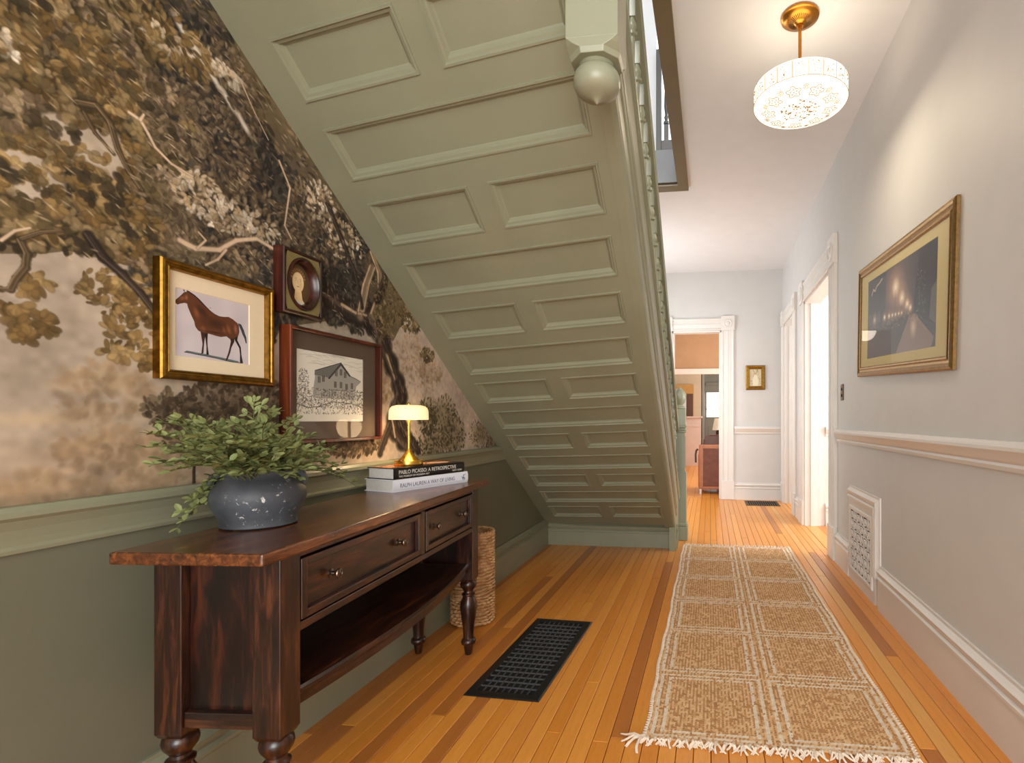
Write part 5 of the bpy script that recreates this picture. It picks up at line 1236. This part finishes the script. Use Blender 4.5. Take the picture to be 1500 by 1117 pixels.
G().box(RX0 + .004, RX1 - .004, RY0 + .004, RY1 - .004, .0005, .0045).build('rug_backing', M['jute'], RG)
# fringe: knotted tassels
def tassel_mesh(seed, L):
    rt = random.Random(seed); g = G()
    g.lathe([(.001, -.004), (.007, -.001), (.008, .004), (.006, .009), (.001, .011)], 8, (0, -.006, .006), axis='y')
    for k in range(6):
        a = rt.uniform(-.7, .7); x0 = rt.uniform(-.004, .004)
        pts = [(x0, -.006, .008), (x0 + math.sin(a) * L * .4, -.006 - math.cos(a) * L * .4, .012 + rt.uniform(0, .006)), (x0 + math.sin(a * 1.3) * L * .75, -.006 - L * .75 * math.cos(a), .008), (x0 + math.sin(a * 1.6) * L, -.006 - L * math.cos(a * 1.2), .0035)]
        g.tube(pts, [.0034, .003, .0026, .0016], 5)
    return g.mesh('tassel', M['cotton'], True)
tms = [tassel_mesh(s, .032 + .008 * (s % 3)) for s in range(5)]
rt = random.Random(9)
nT = 34
for k in range(nT):
    x = RX0 + .008 + (RX1 - RX0 - .016) * k / (nT - 1)
    for y, ry, sc in ((RY0, 0, 1.0), (RY1, PI, .8)):
        o = bpy.data.objects.new('tassel', tms[rt.randrange(5)]); COL.objects.link(o); o.parent = RG
        o.location = (x - ox + rt.uniform(-.004, .004), y - oy, 0); o.rotation_euler = (0, 0, ry + rt.uniform(-.35, .35)); o.scale = (sc, sc, sc)
# corner tassel splayed onto the floor
o = bpy.data.objects.new('tassel', tms[2]); COL.objects.link(o); o.parent = RG; o.location = (RX0 - .004 - ox, RY0 + .004 - oy, 0); o.rotation_euler = (0, 0, -1.0); o.scale = (1.5, 1.5, 1.2)
g = G()
for k in range(180):
    y = RY0 + (RY1 - RY0) * (k + .5) / 180
    for x, s in ((RX0, -1), (RX1, 1)):
        wx = (.003 * math.sin(y * 7.0) + .002 * math.sin(y * 23 + 1))
        g.tube([(x + wx - s * .004, y - .006, .007), (x + wx + s * .007, y, .009), (x + wx - s * .004, y + .006, .007)], .0038, 5)
o = g.build('edge_knots', M['cotton'], RG, smooth=True); o['kind'] = 'stuff'

# ------------------------------------------------------------------ pendant lamp
PC = (.457, 2.775, 0)
PT = thing('pendant_lamp', 'round white patterned glass pendant lamp hanging on a brass rod', 'lamp', (PC[0], PC[1], ZC))
G().lathe([(.0, ZC - .001), (.092, ZC - .001), (.096, ZC - .006), (.094, ZC - .014), (.084, ZC - .018), (.080, ZC - .024), (.060, ZC - .030), (.030, ZC - .038), (.018, ZC - .048), (.018, ZC - .056), (.0, ZC - .056)], 40, PC, cap=False).build('canopy', M['old_brass'], PT, smooth=True)
g = G()
for k in range(36):
    a = 2 * PI * k / 36; ca, sa = math.cos(a), math.sin(a)
    g.tube([(PC[0] + ca * .032, PC[1] + sa * .032, ZC - .0385), (PC[0] + ca * .058, PC[1] + sa * .058, ZC - .0315)], .0018, 4)
o = g.build('canopy_ribs', M['gold_light'], PT); o['kind'] = 'stuff'
G().tube([(PC[0], PC[1], ZC - .05), (PC[0], PC[1], 2.80)], .0085, 12).build('rod', M['old_brass'], PT, smooth=True)
t = NT('lit_pattern_glass'); v = t.coord(); t.base(srgb(250, 240, 222)); t.set(Roughness=.35)
t.b.inputs['Emission Color'].default_value = srgb(255, 238, 212); t.b.inputs['Emission Strength'].default_value = .85
t.bump(t.noise(v, 40, 3), .15, .002); M['pglass'] = t.m
M['pline'] = paint('pressed_glass_relief', srgb(168, 140, 108), .4, .1, .05)
RD = .232; ZT, ZE, ZB = 2.80, 2.715, 2.692
sh = G().lathe([(.012, ZT + .006), (.15, ZT + .006), (RD - .004, ZT + .003), (RD, ZT - .004), (RD, ZE + .006), (RD - .004, ZE), (RD - .02, ZE - .006), (.16, ZB), (.08, ZB - .008), (.0, ZB - .010)], 64, PC, cap=False).build('glass_shade', M['pglass'], PT, smooth=True)
def bottom_z(r):
    P_ = [(0, ZB - .010), (.08, ZB - .008), (.16, ZB), (RD - .02, ZE - .006), (RD, ZE)]
    for (a, za), (b, zb) in zip(P_, P_[1:]):
        if a <= r <= b: return za + (zb - za) * (r - a) / (b - a)
    return ZE
def relief(pts2, rad, closed=True):
    """points on the underside of the glass, (x, y) from the axis"""
    gg.tube([(PC[0] + x, PC[1] + y, bottom_z(math.hypot(x, y)) - .0005) for x, y in pts2], rad, 5, closed=closed)
for k in range(9):
    a = 2 * PI * (k + .25) / 9; cx, cy = .155 * math.cos(a), .155 * math.sin(a)
    gg = G()
    relief([(cx + (.030 + .007 * math.cos(5 * b)) * math.cos(b + a), cy + (.030 + .007 * math.cos(5 * b)) * math.sin(b + a)) for b in [2 * PI * j / 40 for j in range(40)]], .0016)
    for j in range(6):
        b = 2 * PI * j / 5 + a; rr = .016 if j < 5 else 0
        relief([(cx + rr * math.cos(b) + .003 * math.cos(c_), cy + rr * math.sin(b) + .003 * math.sin(c_)) for c_ in [2 * PI * q_ / 6 for q_ in range(6)]], .0012)
    o = gg.build('flower_motif', M['pline'], sh, smooth=True); o['kind'] = 'stuff'
    gg = G(); a2 = 2 * PI * (k + .75) / 9; cx, cy = .178 * math.cos(a2), .178 * math.sin(a2)
    for r_ in (.013, .006): relief([(cx + r_ * math.cos(c_), cy + r_ * math.sin(c_)) for c_ in [2 * PI * q_ / 14 for q_ in range(14)]], .0013)
    o = gg.build('ring_motif', M['pline'], sh, smooth=True); o['kind'] = 'stuff'
gg = G(); rq = random.Random(2)
for k in range(70):
    a = rq.random() * 6.28; r_ = .095 * math.sqrt(rq.random()); relief([(r_ * math.cos(a) + .0035 * math.cos(c_), r_ * math.sin(a) + .0035 * math.sin(c_)) for c_ in [2 * PI * q_ / 6 for q_ in range(6)]], .0014)
for k in range(6):
    a = 2 * PI * k / 6; cx, cy = .055 * math.cos(a), .055 * math.sin(a)
    relief([(cx + .018 * math.cos(c_), cy + .018 * math.sin(c_)) for c_ in [2 * PI * q_ / 14 for q_ in range(10)]], .0014, False)
o = gg.build('centre_relief', M['pline'], sh, smooth=True); o['kind'] = 'stuff'
gg = G()
for k in range(20):
    a = 2 * PI * k / 20; ca, sa = math.cos(a), math.sin(a); R1 = RD + .0006
    gg.tube([(PC[0] + ca * R1, PC[1] + sa * R1, ZT - .004), (PC[0] + ca * R1, PC[1] + sa * R1, ZE + .004)], .0015, 5)
    for j in range(10):
        b = a + .06 + .19 * rq.random(); z = ZE + .012 + (ZT - ZE - .026) * rq.random()
        gg.tube([(PC[0] + R1 * math.cos(b + .012 * math.cos(c_)), PC[1] + R1 * math.sin(b + .012 * math.cos(c_)), z + .003 * math.sin(c_)) for c_ in [2 * PI * q_ / 6 for q_ in range(6)]], .0011, 4, closed=True)
gg.tube([(PC[0] + (RD + .0005) * math.cos(a), PC[1] + (RD + .0005) * math.sin(a), ZE + .004) for a in [2 * PI * k / 64 for k in range(64)]], .0014, 5, closed=True)
o = gg.build('side_relief', M['pline'], sh, smooth=True); o['kind'] = 'stuff'
def disk_light(name, z, rot, r, power, col):
    d = bpy.data.lights.new(name, 'AREA'); d.shape = 'DISK'; d.size = r * 2; d.energy = power; d.color = col
    o = bpy.data.objects.new(name, d); o.location = (PC[0], PC[1], z); o.rotation_euler = rot; COL.objects.link(o)
disk_light('pendant_down_light', ZB - .025, (0, 0, 0), .2, 5.0, (1.0, .84, .62))
disk_light('pendant_up_light', ZT + .02, (PI, 0, 0), .2, .8, (1.0, .84, .62))

# ------------------------------------------------------------------ back room: chair, lamp, half wall, kitchen door
M['leather'] = paint('red_brown_leather', srgb(112, 66, 50), .5, .2, .3, 16)
M['leather_dark'] = paint('dark_brown_leather', srgb(84, 40, 24), .3, .2, .2, 16)
M['tan_leather'] = paint('tan_leather_edge', srgb(176, 116, 84), .5, .12, .15, 20)
M['white_leg'] = paint('pale_leg', srgb(222, 216, 206), .4)
AC = thing('leather_armchair', 'tan edged brown leather club armchair seen through the end doorway', 'armchair', (.19, 8.25, 0))
G().box(-.165, .52, 7.87, 7.95, .07, .735).build('back_frame', M['tan_leather'], AC, bevel=.02)
G().box(-.10, .46, 7.855, 7.875, .12, .68).build('back_panel', M['leather'], AC, bevel=.006)
for x0 in (-.175, .40):
    G().box(x0, x0 + .13, 7.94, 8.62, .07, .60).build('arm', M['tan_leather'], AC, bevel=.03)
    for y0 in (7.88, 8.56): G().box(x0 + .02, x0 + .05, y0, y0 + .03, .0, .075).build('leg', M['white_leg'], AC)
G().box(-.05, .40, 7.94, 8.62, .10, .30).build('seat_base', M['leather'], AC, bevel=.01)
G().box(-.045, .395, 8.02, 8.64, .30, .44).build('seat_cushion', M['leather_dark'], AC, bevel=.04)
g = G(); g.loft([[(x * s + .17, 7.99 + y * .06, z) for x, y in ((-.27, -1), (.27, -1), (.27, 1), (-.27, 1))] for s, z in ((.92, .40), (1, .50), (1, .74), (.98, .80), (.86, .86), (.6, .88))]); g.build('back_cushion', M['leather_dark'], AC, bevel=.02)
G().tube([(-.18, 8.0, .66), (-.205, 7.99, .64), (-.215, 7.98, .58), (-.212, 7.98, .46)], .016, 8).build('arm_strap', M['leather_dark'], AC, smooth=True)
SD = thing('side_table', 'small dark round side table behind the leather armchair', 'table', (.15, 9.05, 0))
G().lathe([(.0, .76), (.20, .76), (.205, .768), (.205, .782), (.20, .79), (.0, .79)], 28, (.15, 9.05, 0), cap=False).build('table_top', M['esp_y'], SD, smooth=True)
G().lathe([(.16, 0), (.15, .02), (.05, .06), (.03, .1), (.03, .70), (.06, .76)], 20, (.15, 9.05, 0)).build('pedestal', M['esp_z'], SD, smooth=True)
L2 = thing('shaded_table_lamp', 'brown based table lamp with a white shade beyond the armchair', 'lamp', (.15, 9.05, .79))
G().lathe([(.0, .79), (.05, .79), (.055, .80), (.03, .82), (.05, .86), (.055, .90), (.03, .94), (.012, .95), (.012, .99), (.0, .99)], 20, (.15, 9.05, 0), cap=False).build('lamp_base', M['leather_dark'], L2, smooth=True)
M['white_shade'] = paint('white_fabric_shade', srgb(236, 226, 208), .8)
G().lathe([(.11, .93), (.075, 1.13), (.072, 1.13), (.107, .93)], 24, (.15, 9.05, 0), cap=False).build('lamp_shade', M['white_shade'], L2, smooth=True)
HW = thing('kitchen_half_wall', 'pale panelled half wall with a cap beyond the end doorway', 'partition', (-.42, 12.75, 0))
G().box(-1.6, -.22, 12.70, 12.82, 0, 1.15).build('half_wall_body', M['pale_wood'], HW)
G().box(-1.6, -.18, 12.66, 12.86, 1.15, 1.19).build('cap', M['pale_wood'], HW, bevel=.006)
G().box(-1.6, -.22, 12.685, 12.70, 0, .22).build('base', M['pale_wood'], HW)
G().box(-1.6, -.22, 12.69, 12.70, .94, .97).build('panel_strip', M['pale_wood'], HW)
KC = thing('tall_cabinet', 'ochre cabinet with a dark brown door behind the half wall', 'cabinet', (-.57, 13.44, 0))
M['ochre'] = paint('ochre_wood', srgb(190, 146, 84), .5, .1)
M['brown_door'] = paint('dark_brown_door', srgb(96, 66, 52), .4, .1)
G().box(-.86, -.41, 13.40, 13.495, 0, 2.0).build('cabinet_body', M['ochre'], KC)
G().box(-.585, -.425, 13.385, 13.40, .3, 1.77).build('cabinet_door', M['brown_door'], KC, bevel=.004)
G().box(-.68, -.60, 13.385, 13.40, .3, 1.77).build('pale_panel', M['upper_wall'], KC, bevel=.004)
KD = thing('glazed_back_door', 'grey back door with a bright window pane at the far end', 'door', (.1, 14.58, 0))
G().box(-.12, .45, 14.555, 14.598, 0, 2.05).build('door_leaf', M['door_grey'], KD)
G().box(-.134, -.12, 14.53, 14.598, 0, 2.12).build('door_casing', M['door_grey'], KD)
G().box(-.134, .52, 14.53, 14.598, 2.05, 2.13).build('door_casing', M['door_grey'], KD)
t = NT('daylit_pane'); t.base(srgb(240, 244, 250)); t.b.inputs['Emission Color'].default_value = (1, 1, 1, 1); t.b.inputs['Emission Strength'].default_value = 1.3; M['pane'] = t.m
G().box(-.10, .42, 14.545, 14.555, 1.18, 1.86).build('pane', M['pane'], KD)
for z in (1.17, 1.40, 1.865): G().box(-.11, .43, 14.538, 14.55, z - .012, z + .012).build('glazing_bar', M['door_grey'], KD)
for x in (-.105, .425): G().box(x - .012, x + .012, 14.538, 14.55, 1.17, 1.87).build('glazing_bar', M['door_grey'], KD)
for z0, z1 in ((.25, .95),): G().box(-.05, .33, 14.545, 14.556, z0, z1).build('door_panel', M['door_grey'], KD, bevel=.008)
